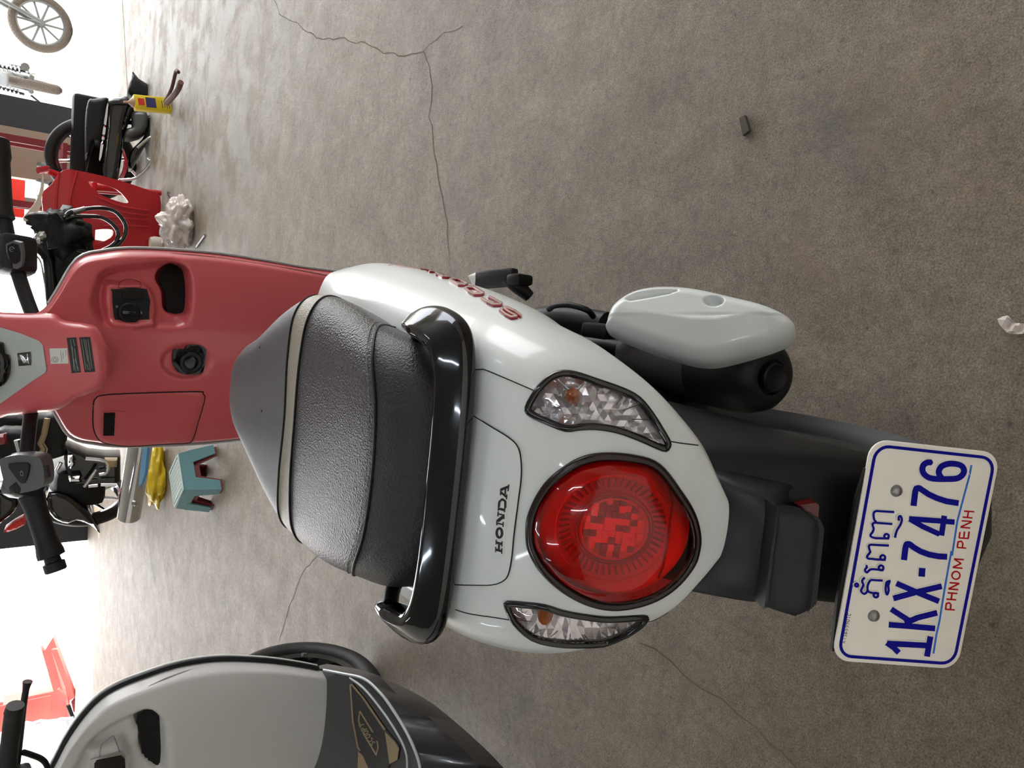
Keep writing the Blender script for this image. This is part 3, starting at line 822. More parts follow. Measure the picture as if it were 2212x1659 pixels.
# small serial number
SER = {'K': [[(0,0),(0,2)],[(1,2),(0,1),(1,0)]], 'T': [[(0,2),(1,2)],[(.5,2),(.5,0)]], 'S': [[(1,1.8),(.5,2),(0,1.6),(.5,1),(1,.5),(.5,0),(0,.2)]], 'B': [[(0,0),(0,2),(.9,1.6),(0,1),(1,.5),(0,0)]],
 '5': [[(1,2),(0,2),(0,1.1),(.7,1.2),(1,.6),(.5,0),(0,.2)]], '9': [[(1,1.4),(.5,2),(0,1.5),(.4,1),(1,1.3),(1,.6),(.3,0)]], '0': [[(.5,0),(0,.5),(0,1.5),(.5,2),(1,1.5),(1,.5),(.5,0)]], '1': [[(.2,1.6),(.6,2),(.6,0)]], 'C': [[(1,1.7),(.5,2),(0,1.5),(0,.5),(.5,0),(1,.3)]]}
def px_text(s, p0, p1, h, table=SER):
    dx, dy = p1[0]-p0[0], p1[1]-p0[1]; out = []; n = len(s)
    for i, c in enumerate(s):
        if c not in table: continue
        for l in table[c]:
            out.append([(p0[0]+dx*(i+a*.62)/n - h*b/2*(-dy)/math.hypot(dx, dy), p0[1]+dy*(i+a*.62)/n - h*b/2*(dx)/math.hypot(dx, dy)) for a, b in l])
    return out
mat('ink_grey', (110, 108, 104), .6)
strokes('plate_serial', PK, px_text('KTSB59901C', P3([(262,1440)])[0], P3([(304,1240)])[0], 8), 1.0, 'ink_grey', plate, top=.0002, bot=0, dens=20)
for p in ((1936,1060),(1887,1330)):
    h, n = PK.hit(*p)
    lathe('plate_bolt', [(.0001, .0042), (.003, .0038), (.0048, .0024), (.0056, .0008), (.0058, 0)], h, PN, 'steel', plate, n=20)
tube('plate_seal', [PK.hit(2108+17*math.cos(k*math.pi/10), 1014+18*math.sin(k*math.pi/10))[0] for k in range(20)], .0004, 'plate_white', plate, n=5, closed=True)

# ---- rear wheel
WC = V(-.010, -.155, .25)
def tyre_prof(Ro, Ri, hw):
    return [(Ri, -hw*.62), (Ri+.012, -hw*.86), (Ro-.045, -hw), (Ro-.022, -hw*.86), (Ro-.006, -hw*.5), (Ro, 0), (Ro-.006, hw*.5), (Ro-.022, hw*.86), (Ro-.045, hw), (Ri+.012, hw*.86), (Ri, hw*.62)]
def wheel(par, c, Ro, Ri, hw, ax=(1, 0, 0), spokes=5, m_rim='gloss_black', nm='wheel', m_tyre='rubber'):
    tp = tyre_prof(Ro, Ri, hw); w_ = lathe(nm, tp+tp[:1], c, ax, m_tyre, par, n=72, angle=60)
    lathe('rim', [(Ri-.016, -hw*.55), (Ri+.004, -hw*.66), (Ri+.004, -hw*.56), (Ri-.010, -hw*.45), (Ri-.012, hw*.45), (Ri+.004, hw*.56), (Ri+.004, hw*.66), (Ri-.016, hw*.55), (Ri-.018, 0), (Ri-.016, -hw*.55)], c, ax, m_rim, w_, n=64)
    a, e, f_ = frame_of(ax)
    lathe('hub', [(.03, -hw*.7), (.035, -hw*.5), (.035, hw*.5), (.03, hw*.7)], c, ax, m_rim, w_, n=24)
    for k in range(spokes):
        t = 2*math.pi*k/spokes+.3; d = e*math.cos(t)+f_*math.sin(t); s_ = a.cross(d)
        tube('spoke', [Vector(c)+d*.03, Vector(c)+d*(Ri-.01)], [.014, .011], m_rim, w_, n=8)
    return w_
wheel(scooter, WC, .252, .188, .070, nm='rear_wheel')
lathe('axle', [(.012, -.10), (.012, .05)], WC, (1, 0, 0), 'steel', scooter, n=16)

# ---- muffler with its white cover
m0 = V(.120, .13, .222); m1 = V(.1285, -.166, .290); md = (m1-m0).normalized(); ml = (m1-m0).length
muf = lathe('muffler', [(.026, -.02), (.042, .02), (.053, .06), (.054, ml-.115), (.0546, ml-.113), (.0546, ml-.11), (.054, ml-.108), (.0535, ml-.06), (.051, ml-.034), (.045, ml-.014), (.036, ml-.003), (.028, ml), (.0225, ml-.001), (.021, ml-.006), (.0001, ml-.006)], m0, md, 'muffler_black', scooter, n=40)
tag(muf, 'matt black muffler')
lathe('muffler_outlet', [(.0185, -.008), (.0185, .004), (.0165, .006), (.013, .004), (.0001, .002)], m1, md, 'matte_black', muf, n=28)
tube('exhaust_pipe', [m0, V(.12, .22, .24), V(.10, .34, .19), V(.07, .45, .17)], .016, 'muffler_black', muf, n=10, sm=5)
MC = [(1312,716),(1315,702),(1327,673),(1352,650),(1383,635),(1425,628),(1477,629),(1529,637),(1591,652),(1643,666),(1685,683),(1712,700),(1720,716),(1712,731),(1691,748),(1633,768),(1560,787),(1518,789),(1477,781),(1404,758),(1342,733)]
mcn = V(.38, -.42, .82).normalized(); PM = Plane(V(.182, -.07, .378), mcn)
CRE = [(1320,690),(1345,686),(1420,699),(1500,711),(1560,712),(1610,703),(1655,682),(1700,688)]
def mch(p, q):
    d = seg_dist(p, q); e = seg_dist(p, CRE, False)
    below = p[1] > 700
    k = math.sqrt(max(0, 1-(1-min(1, d/28))**2))
    h = .020*k
    h += (.016*(1-min(1, e/70.)) if below else .016 - .004*min(1, e/60.))*k
    # slot and screw well
    sl = [(1352,667),(1383,652),(1430,645),(1472,645),(1478,650),(1455,660),(1410,669),(1372,676)]
    if inside(p, sl): h -= .008*sstep(0, 9, seg_dist(p, sl))
    dd = math.hypot((p[0]-1548)/24, (p[1]-673)/13)
    if dd < 1: h -= .012*sstep(0, .5, 1-dd)
    return h
cvr = patch('muffler_cover', PM, smooth2(MC, 3), 'white_paint', scooter, top=.0, bot=-.012, step=3.0, hfn=mch, angle=80)
tag(cvr, 'white plastic muffler cover with a slot and a screw')
h = onp(1552, 675, PM.p+mcn*.024, mcn); lathe('cover_screw', [(.0001, .001), (.003, .003), (.0055, .003), (.006, 0)], h, mcn, 'chrome', cvr, n=18)

# ---- passenger peg, hose and swing arm on the right
pg = V(.212, .33, .36)
peg = box('foot_peg', pg+V(0, .01, 0), (.03, .09, .018), 'black_plastic', scooter, rot=(8, 0, 8), bev=.004)
box('peg_hinge', pg+V(.002, -.05, -.004), (.018, .03, .036), 'matte_black', peg, rot=(8, 0, 8), bev=.005)
tube('peg_bracket', [on(1096, 600, 'Z', .36), on(1118, 617, 'Z', .35), on(1144, 641, 'Z', .33)], [.012, .014, .010], 'matte_black', peg, n=8)
lathe('peg_bolt', [(.0001, .014), (.006, .008), (.013, 0), (.013, -.004)], pg+V(-.004, .06, .008), (.2, .3, .8), 'sticker_white', peg, n=20)
def P_(x, y, z): return on(x, y, 'Z', z)
tube('hose', [P_(1186,668,.36), P_(1200,660,.37), P_(1232,659,.37), P_(1268,670,.36), P_(1282,684,.34)], .0045, 'matte_black', scooter, n=8, sm=5)
tube('engine_case', [P_(1170,690,.30), P_(1230,690,.30), P_(1310,704,.29)], .022, 'muffler_black', scooter, n=12, sm=4)
box('engine_bracket', P_(1298,715,.38), (.02, .04, .05), 'matte_black', scooter, rot=(20, 0, 0), bev=.005)
box('engine_block', V(-.02, .18, .30), (.20, .42, .22), 'matte_black', scooter, bev=.04)

# ---- inner leg shield
def fy(X, Z): return .80 + .055*(abs(X)/.19)**2.2 - .16*(Z-.75)
def wz(Z):
    T = [(.10,.17),(.25,.185),(.35,.188),(.46,.190),(.57,.196),(.66,.199),(.745,.1965),(.82,.191),(.87,.181),(.917,.160),(.95,.100),(.965,.075),(.985,.06)]
    for i in range(len(T)-1):
        if T[i][0] <= Z <= T[i+1][0]:
            t = (Z-T[i][0])/(T[i+1][0]-T[i][0])
            sl = lambda k: (T[min(k+1, len(T)-1)][1]-T[max(k-1, 0)][1])/(T[min(k+1, len(T)-1)][0]-T[max(k-1, 0)][0])
            h = T[i+1][0]-T[i][0]; a, b = T[i][1], T[i+1][1]
            return (2*t**3-3*t*t+1)*a+(t**3-2*t*t+t)*h*sl(i)+(-2*t**3+3*t*t)*b+(t**3-t*t)*h*sl(i+1)
    return T[-1][1]
class HSurf:
    """surface given as Y = f(X, Z)"""
    def __init__(s, f, y0): s.f = f; s.y0 = y0
    def hit(s, x, y):
        Y = s.y0
        for _ in range(14):
            p = on(x, y, 'Y', Y); Y = .5*Y+.5*s.f(p.x, p.z)
        p = on(x, y, 'Y', Y); e = .002
        dx = (s.f(p.x+e, p.z)-s.f(p.x-e, p.z))/(2*e); dz = (s.f(p.x, p.z+e)-s.f(p.x, p.z-e))/(2*e)
        return p, V(dx, -1, dz).normalized()
POCKET = smooth2([(192,657),(196,630),(210,590),(241,571),(304,561),(375,556),(413,581),(419,657),(405,708),(330,714),(241,714),(208,698)], 3)
BLOCK = smooth2([(224,613),(262,608),(316,609),(342,642),(338,708),(243,710),(226,685)], 2)
HOLE = smooth2([(342,604),(352,581),(375,566),(409,581),(417,622),(415,670),(402,685),(362,675),(356,632)], 3)
HOOK = [(404+60*math.cos(k*math.pi/16), 781+42*math.sin(k*math.pi/16)) for k in range(32)]
def relief(q):
    d = 0.
    if 185 < q[0] < 425 and 550 < q[1] < 720:
        if inside(q, POCKET): d += .030*sstep(0, 30, seg_dist(q, POCKET))
        if inside(q, BLOCK): d -= .022*sstep(0, 12, seg_dist(q, BLOCK))
        if inside(q, HOLE): d += .05*sstep(0, 9, seg_dist(q, HOLE))
    elif 340 < q[0] < 470 and 735 < q[1] < 826:
        if inside(q, HOOK): d += .007*sstep(0, 12, seg_dist(q, HOOK))
    return d
NZ, NX = 190, 130; vs = []
zs = [.12+.30*(i/20) for i in range(20)]+[.42+.565*(i/170) for i in range(171)]
for z in zs:
    for j in range(NX+1):
        s = -1+2*j/NX; X = s*wz(z); Y = fy(X, z)
        p = V(X, Y, z)
        # rim rolls away from the rider
        e = sstep(.90, 1.0, abs(s)); p.y += .03*e*e
        q = to_px(p); p.y += relief(q)
        vs.append(p)
shield = meshobj('leg_shield', vs, grid_faces(len(zs), NX+1), 'red_paint', scooter)
shield.modifiers.new('thickness', 'SOLIDIFY').thickness = .004
tag(shield, 'coral red inner leg shield')
S_leg = HSurf(fy, .8)
for sgn in (-1, 1):
    tube('shield_trim', [V(sgn*(wz(z)+.001), fy(wz(z), z)+.028, z) for z in [.3+.66*k/60 for k in range(61)]], .0028, 'silver_paint', shield, n=6)
LID = smooth2([(202,872),(207,861),(220,854),(279,850),(425,846),(438,851),(442,862),(428,911),(416,950),(402,957),(354,959),(279,964),(229,957),(210,945),(201,918)], 3)
lid = patch('glove_box_lid', S_leg, LID, 'red_paint', scooter, top=.004, bot=-.004, step=9, hfn=lambda p, q: -.0035*(1-sstep(0, 7, seg_dist(p, q))))
gap('lid_gap', S_leg, LID, .0013, 'dark_gap', lid, sm=1, closed=True, lift=.0002)
patch('lid_recess', S_leg, smooth2([(221,887),(266,887),(271,892),(268,932),(262,936),(221,937)], 2), 'red_paint', lid, top=.0052, bot=0, step=6)
patch('lid_handle', S_leg, [(222,889),(246,888),(244,936),(221,936)], 'matte_black', lid, top=.0075, bot=0, step=6)
class Off:
    def __init__(s, b_, o): s.b = b_; s.o = o
    def hit(s, x, y):
        p, n = s.b.hit(x, y); d = px_ray(x, y)
        return p + d*((n*s.o).dot(n)/d.dot(n)), n
S_blk = Off(S_leg, -.007); S_hole = Off(S_leg, -.038); S_hk = Off(S_leg, -.006)
key = patch('key_panel', S_blk, smooth2([(242,630),(246,626),(316,625),(321,678),(314,698),(258,703),(246,683)], 2), 'black_plastic', scooter, top=.003, bot=-.004, step=8)
h, n = S_blk.hit(277, 677); lathe('key_dial', [(.0001, .007), (.006, .008), (.016, .009), (.019, .007), (.020, 0)], h, n, 'matte_black', key, n=28)
meshobj('key_slot', *box_geo(h+n*.010, (.006, .003, .026), None, .001), 'gloss_black', key)
patch('lock_lever', S_blk, [(262,632),(305,631),(306,646),(263,648)], 'gloss_black', key, top=.007, bot=0, step=8)
for pp in ((251,663),(288,659),(303,676)):
    h, n = S_blk.hit(*pp); lathe('key_mark', [(.0001, .0044), (.0022, .0044), (.0026, .003)], h, n, 'steel', key, n=10)
gap('shutter_gap', S_blk, smooth2([(256,618),(262,607),(281,603),(301,609),(305,618),(300,621),(260,621)], 2), .0005, 'dark_gap', key, sm=1, closed=True)
patch('pocket_dark', S_hole, HOLE, 'matte_black', shield, top=.001, bot=-.002, step=10)  # black sheet standing in for the shade deep in the pocket
hkp = patch('bag_hook', S_hk, smooth2([(372,760),(378,753),(398,753),(402,746),(425,744),(441,752),(442,765),(438,795),(428,806),(390,806),(376,795),(371,780)], 3), 'gloss_black', scooter, top=.006, bot=-.004, step=8, hfn=lambda p, q: -.004*sstep(4, 20, seg_dist(p, q)))
h, n = S_hk.hit(410, 782); tube('hook_ring', [h+n*.006+V(.017*math.cos(k*math.pi/8), 0, .017*math.sin(k*math.pi/8)) for k in range(16)], .005, 'black_plastic', hkp, n=8, closed=True)

# ---- handlebar cover, turned a little to the left
def fh(X, Z): return .690 + .30*(Z-.87) + 3.4*X*X + .12*X
S_hd = HSurf(fh, .78)
HEAD = smooth2([(-70,668),(0,669),(54,671),(114,672),(137,687),(195,696),(214,711),(228,748),(233,785),(231,821),(217,844),(193,855),(163,868),(148,881),(116,895),(72,900),(14,906),(-70,912)], 3)
head = patch('handlebar_cover', S_hd, HEAD, 'red_paint', scooter, top=0, bot=-.06, step=12, hfn=lambda p, q: -.010*(1-sstep(0, 16, seg_dist(p, q))), angle=60)
tag(head, 'coral red handlebar cover with a silver centre panel')
cpan = patch('centre_panel', S_hd, [(-66,690),(0,708),(45,721),(85,737),(93,746),(101,797),(98,805),(72,821),(0,871),(-66,905)], 'silver_paint', head, top=.003, bot=0, step=10)
patch('meter', S_hd, smooth2([(-66,735),(0,739),(11,745),(16,764),(23,767),(25,793),(20,817),(0,832),(-66,838)], 2), 'gloss_black', cpan, top=.018, bot=0, step=8, hfn=lambda p, q: -.006*(1-sstep(0, 8, seg_dist(p, q))))
em = patch('emblem', S_hd, [(39,763),(68,760),(69,788),(42,790)], 'gloss_black', cpan, top=.0055, bot=0, step=9)
W5 = zz(0, 640, 5.53)
strokes('emblem_wing', S_hd, [W5(l) for l in ([(250,700),(295,795)],[(268,700),(310,798)],[(285,712),(318,785)],[(300,730),(330,790)],[(250,700),(320,760),(345,750)],[(335,690),(350,800)])], 1.6, 'chrome', em, top=.0062, bot=.005)
s1 = patch('sticker', S_hd, [(107,753),(145,752),(148,785),(110,786)], 'sticker_white', head, top=.0008, bot=0, step=12)
strokes('sticker_print', S_hd, [[(119+7*math.cos(k*math.pi/6), 777+6*math.sin(k*math.pi/6)) for k in range(13)], [(131,757),(134,782)], [(136,760),(137,775)], [(142,756),(143,768)], [(115,777),(119,773),(123,777),(119,781),(115,777)]], .8, 'ink_grey', s1, top=.0011, bot=.0006)
mat('sticker_black', (30, 32, 36), .4); mat('ink_pale', (150, 152, 150), .5)
for poly, ls in (([(144,730),(165,729),(175,804),(155,806)], [[(152,733),(158,768)],[(156,748),(160,800)],[(158,772),(164,803)],[(161,752),(168,801)],[(158,733),(162,748)],[(162,775),(171,802)]]),
                 ([(171,729),(195,728),(206,803),(183,804)], [[(176,733),(186,799)],[(181,733),(190,780)],[(185,734),(195,800)],[(190,733),(199,796)],[(188,786),(191,799)]])):
    s1 = patch('warning_sticker', S_hd, poly, 'sticker_black', head, top=.0008, bot=0, step=12)
    strokes('sticker_print', S_hd, ls, 1.0, 'ink_pale', s1, top=.0011, bot=.0006)

# handlebar ends
hb = tube('handlebar', [V(-.10, .80, .98), V(-.18, .73, .99), V(-.245, .70, .975), V(-.345, .665, .951)], .011, 'black_plastic', scooter, n=10, sm=4)
g0 = V(-.225, .712, .985); g1 = V(-.352, .662, .949); gd = (g1-g0).normalized()
grip = lathe('grip', [(.016, 0), (.0195, .004), (.0185, .012), (.0168, .025), (.0168, .075), (.0185, .092), (.0205, .102), (.0205, .110), (.012, .112), (.0125, .119), (.0165, .121), (.0165, .134), (.014, .136)], g0, gd, 'rubber', hb, n=24)
sw = box('switch_housing', V(-.197, .722, .992), (.075, .055, .052), 'grey_dark' if False else 'black_plastic', hb, rot=(20, 12, 20), bev=.014)
mat('switch_grey', (92, 94, 98), .4)
patch('switch_face', Plane(V(-.195, .690, .998), V(.05, -.85, .5)), smooth2([(2,1000),(10,988),(45,982),(82,986),(94,1000),(98,1030),(92,1052),(60,1062),(22,1066),(14,1050)], 3), 'switch_grey', hb, top=.004, bot=-.03, step=8)
pb = patch('horn_button', Plane(V(-.195, .684, .999), V(.05, -.85, .5)), smooth2([(20,1002),(60,1000),(64,1012),(58,1036),(48,1044),(30,1022)], 2), 'black_plastic', hb, top=.003, bot=-.004, step=7)
strokes('button_mark', Plane(V(-.195, .6812, .9995), V(.05, -.85, .5)), [[(45,1018),(50,1020),(50,1028),(45,1026),(45,1018)],[(50,1021),(47,1016)]], .9, 'ink_pale', pb, top=.0012)
patch('signal_switch', Plane(V(-.21, .684, .985), V(.05, -.85, .5)), [(80,1008),(104,1006),(108,1030),(84,1034)], 'black_plastic', hb, top=.006, bot=-.004, step=7)
tube('brake_lever', [V(-.15, .78, 1.0), V(-.21, .775, .985), V(-.28, .755, .968), V(-.325, .74, .955)], .006, 'chrome', hb, n=8, sm=4)
hr = tube('handlebar', [V(.02, .82, .965), V(.08, .87, .985), V(.16, .93, 1.005), V(.24, .97, 1.018), V(.36, 1.01, 1.024)], .012, 'black_plastic', scooter, n=10, sm=4)
lathe('grip', [(.016, 0), (.0195, .004), (.0165, .02), (.0165, .11), (.019, .12), (.0175, .15), (.014, .153)], V(.215, .958, 1.018), V(.13, .045, .006), 'rubber', hr, n=20)
box('switch_housing', V(.155, .92, 1.0), (.07, .05, .06), 'black_plastic', hr, rot=(15, 0, 18), bev=.012)
PR = Plane(V(.155, .885, 1.0), V(-.15, -.9, .38))
patch('switch_face', PR, smooth2([(14,526),(46,524),(48,575),(26,578),(20,560)], 2), 'switch_grey', hr, top=.003, bot=-.01, step=8)
pb = patch('start_button', Plane(V(.155, .882, 1.001), V(-.15, -.9, .38)), smooth2([(17,530),(40,529),(44,564),(25,567)], 2), 'gloss_black', hr, top=.003, bot=-.003, step=8)
strokes('button_mark', Plane(V(.155, .878, 1.002), V(-.15, -.9, .38)), [[(26+5*math.cos(k*math.pi/6), 538+5*math.sin(k*math.pi/6)) for k in range(2, 13)], [(24,538),(28,538)]], .8, 'ink_pale', pb, top=.001)
tube('brake_hose', [on(50,530,'Y',.95), on(75,535,'Y',.96), on(100,560,'Y',.96), on(106,610,'Y',.93), on(110,660,'Y',.9), on(118,690,'Y',.88)], .0065, 'matte_black', scooter, n=8, sm=6)
tube('brake_hose', [on(60,545,'Y',.99), on(85,560,'Y',1.0), on(95,600,'Y',1.0), on(100,640,'Y',.97), on(106,690,'Y',.92)], .0018, 'steel', scooter, n=6, sm=6)

# ---- floor board, front shell and front wheel
box('floor_board', V(0, .60, .265), (.34, .42, .05), 'matte_black', scooter, bev=.015)
box('body_tunnel', V(0, .40, .42), (.20, .16, .34), 'white_paint', scooter, bev=.04)
FS = [[(0,1.0,.30),(.10,.98,.30),(.17,.90,.30)],[(0,1.06,.50),(.11,1.02,.50),(.185,.90,.50)],[(0,1.03,.75),(.12,.99,.75),(.19,.87,.75)],[(0,.97,.92),(.08,.94,.92),(.15,.86,.90)]]
meshobj('front_shell', *rows_mesh(loft([mirror_row(r_) for r_ in FS], 6, 6)), 'white_paint', scooter)
wheel(scooter, V(0, 1.10, .243), .243, .155, .05, nm='front_wheel')
for s in (-1, 1): tube('fork_leg', [V(s*.075, 1.10, .243), V(s*.07, .96, .62)], .018, 'steel', scooter, n=10)
for s in (-1, 1): tube('center_stand', [V(s*.08, .12, .20), V(s*.13, .06, .01), V(s*.15, .03, .01)], .011, 'muffler_black', scooter, n=8)
# ================================================================ the grey scooter on the left
grey = thing('motor_scooter', 'grey motor scooter cut off at the left, with black footboard and gold lettered mat', 'scooter', (-.96, .8, 0))
GX = -.96
def wz2(Z):
    T = [(.20,.06),(.31,.110),(.40,.143),(.47,.163),(.56,.182),(.645,.188),(.724,.182),(.80,.168),(.842,.142),(.88,.098),(.904,.052),(.915,.03)]
    if Z <= T[0][0]: return T[0][1]
    for i in range(len(T)-1):
        if T[i][0] <= Z <= T[i+1][0]:
            t = (Z-T[i][0])/(T[i+1][0]-T[i][0])
            sl = lambda k: (T[min(k+1, len(T)-1)][1]-T[max(k-1, 0)][1])/(T[min(k+1, len(T)-1)][0]-T[max(k-1, 0)][0])
            h = T[i+1][0]-T[i][0]; a, b = T[i][1], T[i+1][1]
            return (2*t**3-3*t*t+1)*a+(t**3-2*t*t+t)*h*sl(i)+(-2*t**3+3*t*t)*b+(t**3-t*t)*h*sl(i+1)
    return T[-1][1]
def fy2(X, Z): return .950 + .05*(min(.188, abs(X-GX))/.188)**2.2 - .02*(Z-.70)
REC2 = smooth2([(150,1720),(165,1640),(200,1588),(255,1552),(318,1527),(352,1545),(364,1590),(366,1720)], 3)
HOL2 = smooth2([(294,1561),(306,1539),(324,1534),(357,1561),(361,1607),(358,1662),(345,1675),(311,1643),(305,1594)], 3)
BLK2 = [(185,1720),(190,1625),(268,1600),(290,1640),(290,1720)]
def wl_(z): return .115+wz2(max(.645, z))
zs = [.24+.675*i/90 for i in range(91)]; NX = 110; vs = []
for z in zs:
    for j in range(NX+1):
        s = -1+2*j/NX; X = GX+s*(wz2(z) if s > 0 else wl_(z)); p = V(X, fy2(X, z), z)
        p.y += .03*sstep(.90, 1.0, abs(s))**2
        q = to_px(p)
        if 140 < q[0] < 370 and 1520 < q[1] < 1720:
            if inside(q, REC2): p.y += .035*sstep(0, 30, seg_dist(q, REC2))
            if inside(q, BLK2): p.y -= .02*sstep(0, 10, seg_dist(q, BLK2))
            if inside(q, HOL2): p.y += .05*sstep(0, 9, seg_dist(q, HOL2))
        vs.append(p)
sh2 = meshobj('leg_shield', vs, grid_faces(len(zs), NX+1), 'grey_paint', grey); sh2.modifiers.new('thickness', 'SOLIDIFY').thickness = .004
tag(sh2, 'grey inner leg shield with a pocket')
S2 = HSurf(fy2, .97)
patch('pocket_dark', Off(S2, -.042), HOL2, 'matte_black', sh2, top=.001, bot=-.002, step=10)  # darkness of the pocket hole, put in as a flat black fill
patch('key_panel', Off(S2, -.012), [(203,1648),(208,1642),(262,1631),(269,1638),(272,1720),(203,1720)], 'gloss_black', sh2, top=.004, bot=-.004, step=9)
patch('key_bezel', Off(S2, -.013), [(196,1640),(262,1622),(272,1632),(262,1631),(208,1642),(203,1648),(203,1720),(190,1720)], 'chrome', sh2, top=.003, bot=-.004, step=9)
gap('seat_lock_wire', Off(S2, -.012), [(215,1634),(217,1612),(222,1604),(241,1590),(246,1592),(258,1622)], .0009, 'steel', sh2, sm=4, lift=.004)
for sgn in (1, -1):
    zz2 = [.31+.60*k/50 for k in range(51)]
    wl = lambda z: wz2(z) if sgn > 0 else wl_(z)
    tube('shield_trim', [V(GX+sgn*(wl(z)+.004), fy2(GX+wl(z), z)+.033, z) for z in zz2], .006, 'black_plastic', sh2, n=8)
    tube('shield_trim', [V(GX+sgn*(wl(z)+.006), fy2(GX+wl(z), z)+.043, z) for z in zz2], .004, 'sticker_white', sh2, n=8)
FS2 = [[(0,1.12,.34),(.06,1.10,.34),(.10,1.06,.34)],[(0,1.17,.50),(.10,1.13,.50),(.165,1.04,.50)],[(0,1.14,.72),(.11,1.10,.72),(.175,1.0,.72)],[(0,1.06,.90),(.03,1.04,.90),(.05,.98,.90)]]
meshobj('front_shell', *rows_mesh(loft([[p+V(GX, 0, 0) for p in mirror_row(r_)] for r_ in FS2], 6, 6)), 'grey_paint', grey)
# footboard: polygon on the board, black skirt falling away from it
mat('navy_black', (17, 20, 29), .22, coat=.4)
mat('gold', (150, 132, 104), .4, metal=.4)
mat('mat_black', (30, 30, 32), .5, bump=('n', 500, .3))
FZ = .30
inner = [on(x, y, 'Z', FZ) for x, y in [(700,1447),(742,1455),(787,1466),(823,1497),(855,1541),(881,1585),(901,1630),(910,1665),(918,1720)]]
outer = [on(x, y, 'Z', FZ-.05) for x, y in [(700,1440),(742,1448),(800,1466),(870,1503),(930,1552),(985,1603),(1020,1640),(1034,1662),(1020,1700)]]
inner = crom(inner, 5); outer = crom(outer, 5)
low = [p+V(-.03, 0, -.07) for p in outer]
def mirx(p): return V(2*GX-p.x, p.y, p.z)
vs = []
for i in range(len(inner)): vs += [mirx(low[i]), mirx(outer[i]), mirx(inner[i]), inner[i], outer[i], low[i]]
fs = []
for i in range(len(inner)-1):
    for j in range(5): fs.append((i*6+j, (i+1)*6+j, (i+1)*6+j+1, i*6+j+1))
board = meshobj('footboard', vs, fs, 'navy_black', grey, angle=30); tag(board, 'glossy black footboard')
tube('board_trim', [p+V(0, 0, .001) for p in inner], .0035, 'silver_paint', board, n=8)
tube('board_trim', [p+V(0, 0, .001) for p in crom([on(x, y, 'Z', FZ) for x, y in [(757,1464),(787,1487),(823,1530),(855,1577),(877,1621),(881,1659),(880,1700)]], 5)], .0030, 'silver_paint', board, n=8)
PZ = Plane(V(0, 0, FZ), V(0, 0, 1))
patch('board_deck', PZ, [(676,1441),(676,1500),(676,1560),(680,1610),(680,1660),(680,1790),(925,1790),(915,1700),(898,1630),(855,1543),(787,1468),(742,1453)], 'navy_black', board, top=.0005, bot=-.04, step=22)
fm = patch('floor_mat', PZ, [(758,1477),(834,1574),(864,1611),(860,1640),(842,1652),(835,1700),(780,1700),(777,1659),(775,1613),(765,1556)], 'mat_black', board, top=.003, bot=-.002, step=16)
G5 = zz(660, 1440, 5.53)
strokes('mat_border', PZ, [G5([(560,205),(700,370),(960,750)]), G5([(550,205),(580,640),(640,960),(665,1000)])], 3.2, 'gold', fm, top=.0038, bot=.002, dens=12)
patch('mat_wedge', PZ, G5([(965,775),(1080,890),(1130,970),(1110,1110),(1020,1155)]), 'gold', fm, top=.0038, bot=.002, step=12)
patch('mat_wedge', PZ, G5([(645,1010),(700,1060),(770,1215),(640,1215)]), 'gold', fm, top=.0038, bot=.002, step=12)
strokes('mat_frame', PZ, [G5([(650,640),(665,530),(820,780)]), G5([(700,780),(860,1050),(885,960),(870,880)]), G5([(650,640),(665,690)])], 2.6, 'gold', fm, top=.0038, bot=.002, dens=12)
SCO = {'S': [[(1,1.8),(.5,2),(0,1.5),(.5,1),(1,.5),(.5,0),(0,.2)]], 'C': [[(1,1.7),(.5,2),(0,1.4),(0,.6),(.5,0),(1,.3)]], 'O': [[(.5,0),(0,.5),(0,1.5),(.5,2),(1,1.5),(1,.5),(.5,0)]], 'P': [[(0,-.2),(0,2),(.8,1.9),(1,1.4),(.6,.9),(0,.9)]], 'Y': [[(0,2),(.5,1)],[(1,2),(.2,-.2)]]}
strokes('mat_lettering', PZ, px_text('SCOOPY', G5([(850,910)])[0], G5([(690,650)])[0], 11, SCO), 2.0, 'gold', fm, top=.004, bot=.002, dens=12)
box('footwell', V(GX-.06, .48, .20), (.26, .95, .12), 'matte_black', grey, bev=.02)
wheel(grey, V(-1.060, 1.248, .24), .24, .165, .052, nm='front_wheel')
for s in (-1, 1): tube('fork_leg', [V(-1.060+s*.07, 1.245, .24), V(-1.04+s*.06, 1.14, .60)], .017, 'matte_black', grey, n=10)
lathe('valve', [(.003, 0), (.003, .02), (.005, .022), (.005, .03)], on(662, 1412, 'X', -1.0), V(.3, -.5, .6), 'chrome', grey, n=8)
tube('side_stand', [V(GX-.10, .25, .2), V(GX-.30, .30, .012)], .010, 'steel', grey, n=8)
wheel(grey, V(GX-.06, -.45, .25), .25, .153, .055, nm='rear_wheel')
box('rear_body', V(GX-.06, -.26, .50), (.32, .72, .30), 'grey_paint', grey, bev=.09)
box('seat', V(GX-.06, -.24, .69), (.27, .66, .10), 'seat_vinyl', grey, bev=.045)
hb2 = tube('handlebar', [on(-40, 1720, 'Y', .9), on(10, 1640, 'Y', .88), on(22, 1590, 'Y', .87), on(32, 1530, 'Y', .86)], .010, 'black_plastic', grey, n=10, sm=3)
a = on(14, 1660, 'Y', .885); b = on(33, 1524, 'Y', .86)
tube('grip', [a, a.lerp(b, .2), a.lerp(b, .45), a.lerp(b, .75), a.lerp(b, .88), a.lerp(b, .9), b], [.018, .0165, .0160, .0165, .0165, .0175, .0150], 'rubber', hb2, n=14)
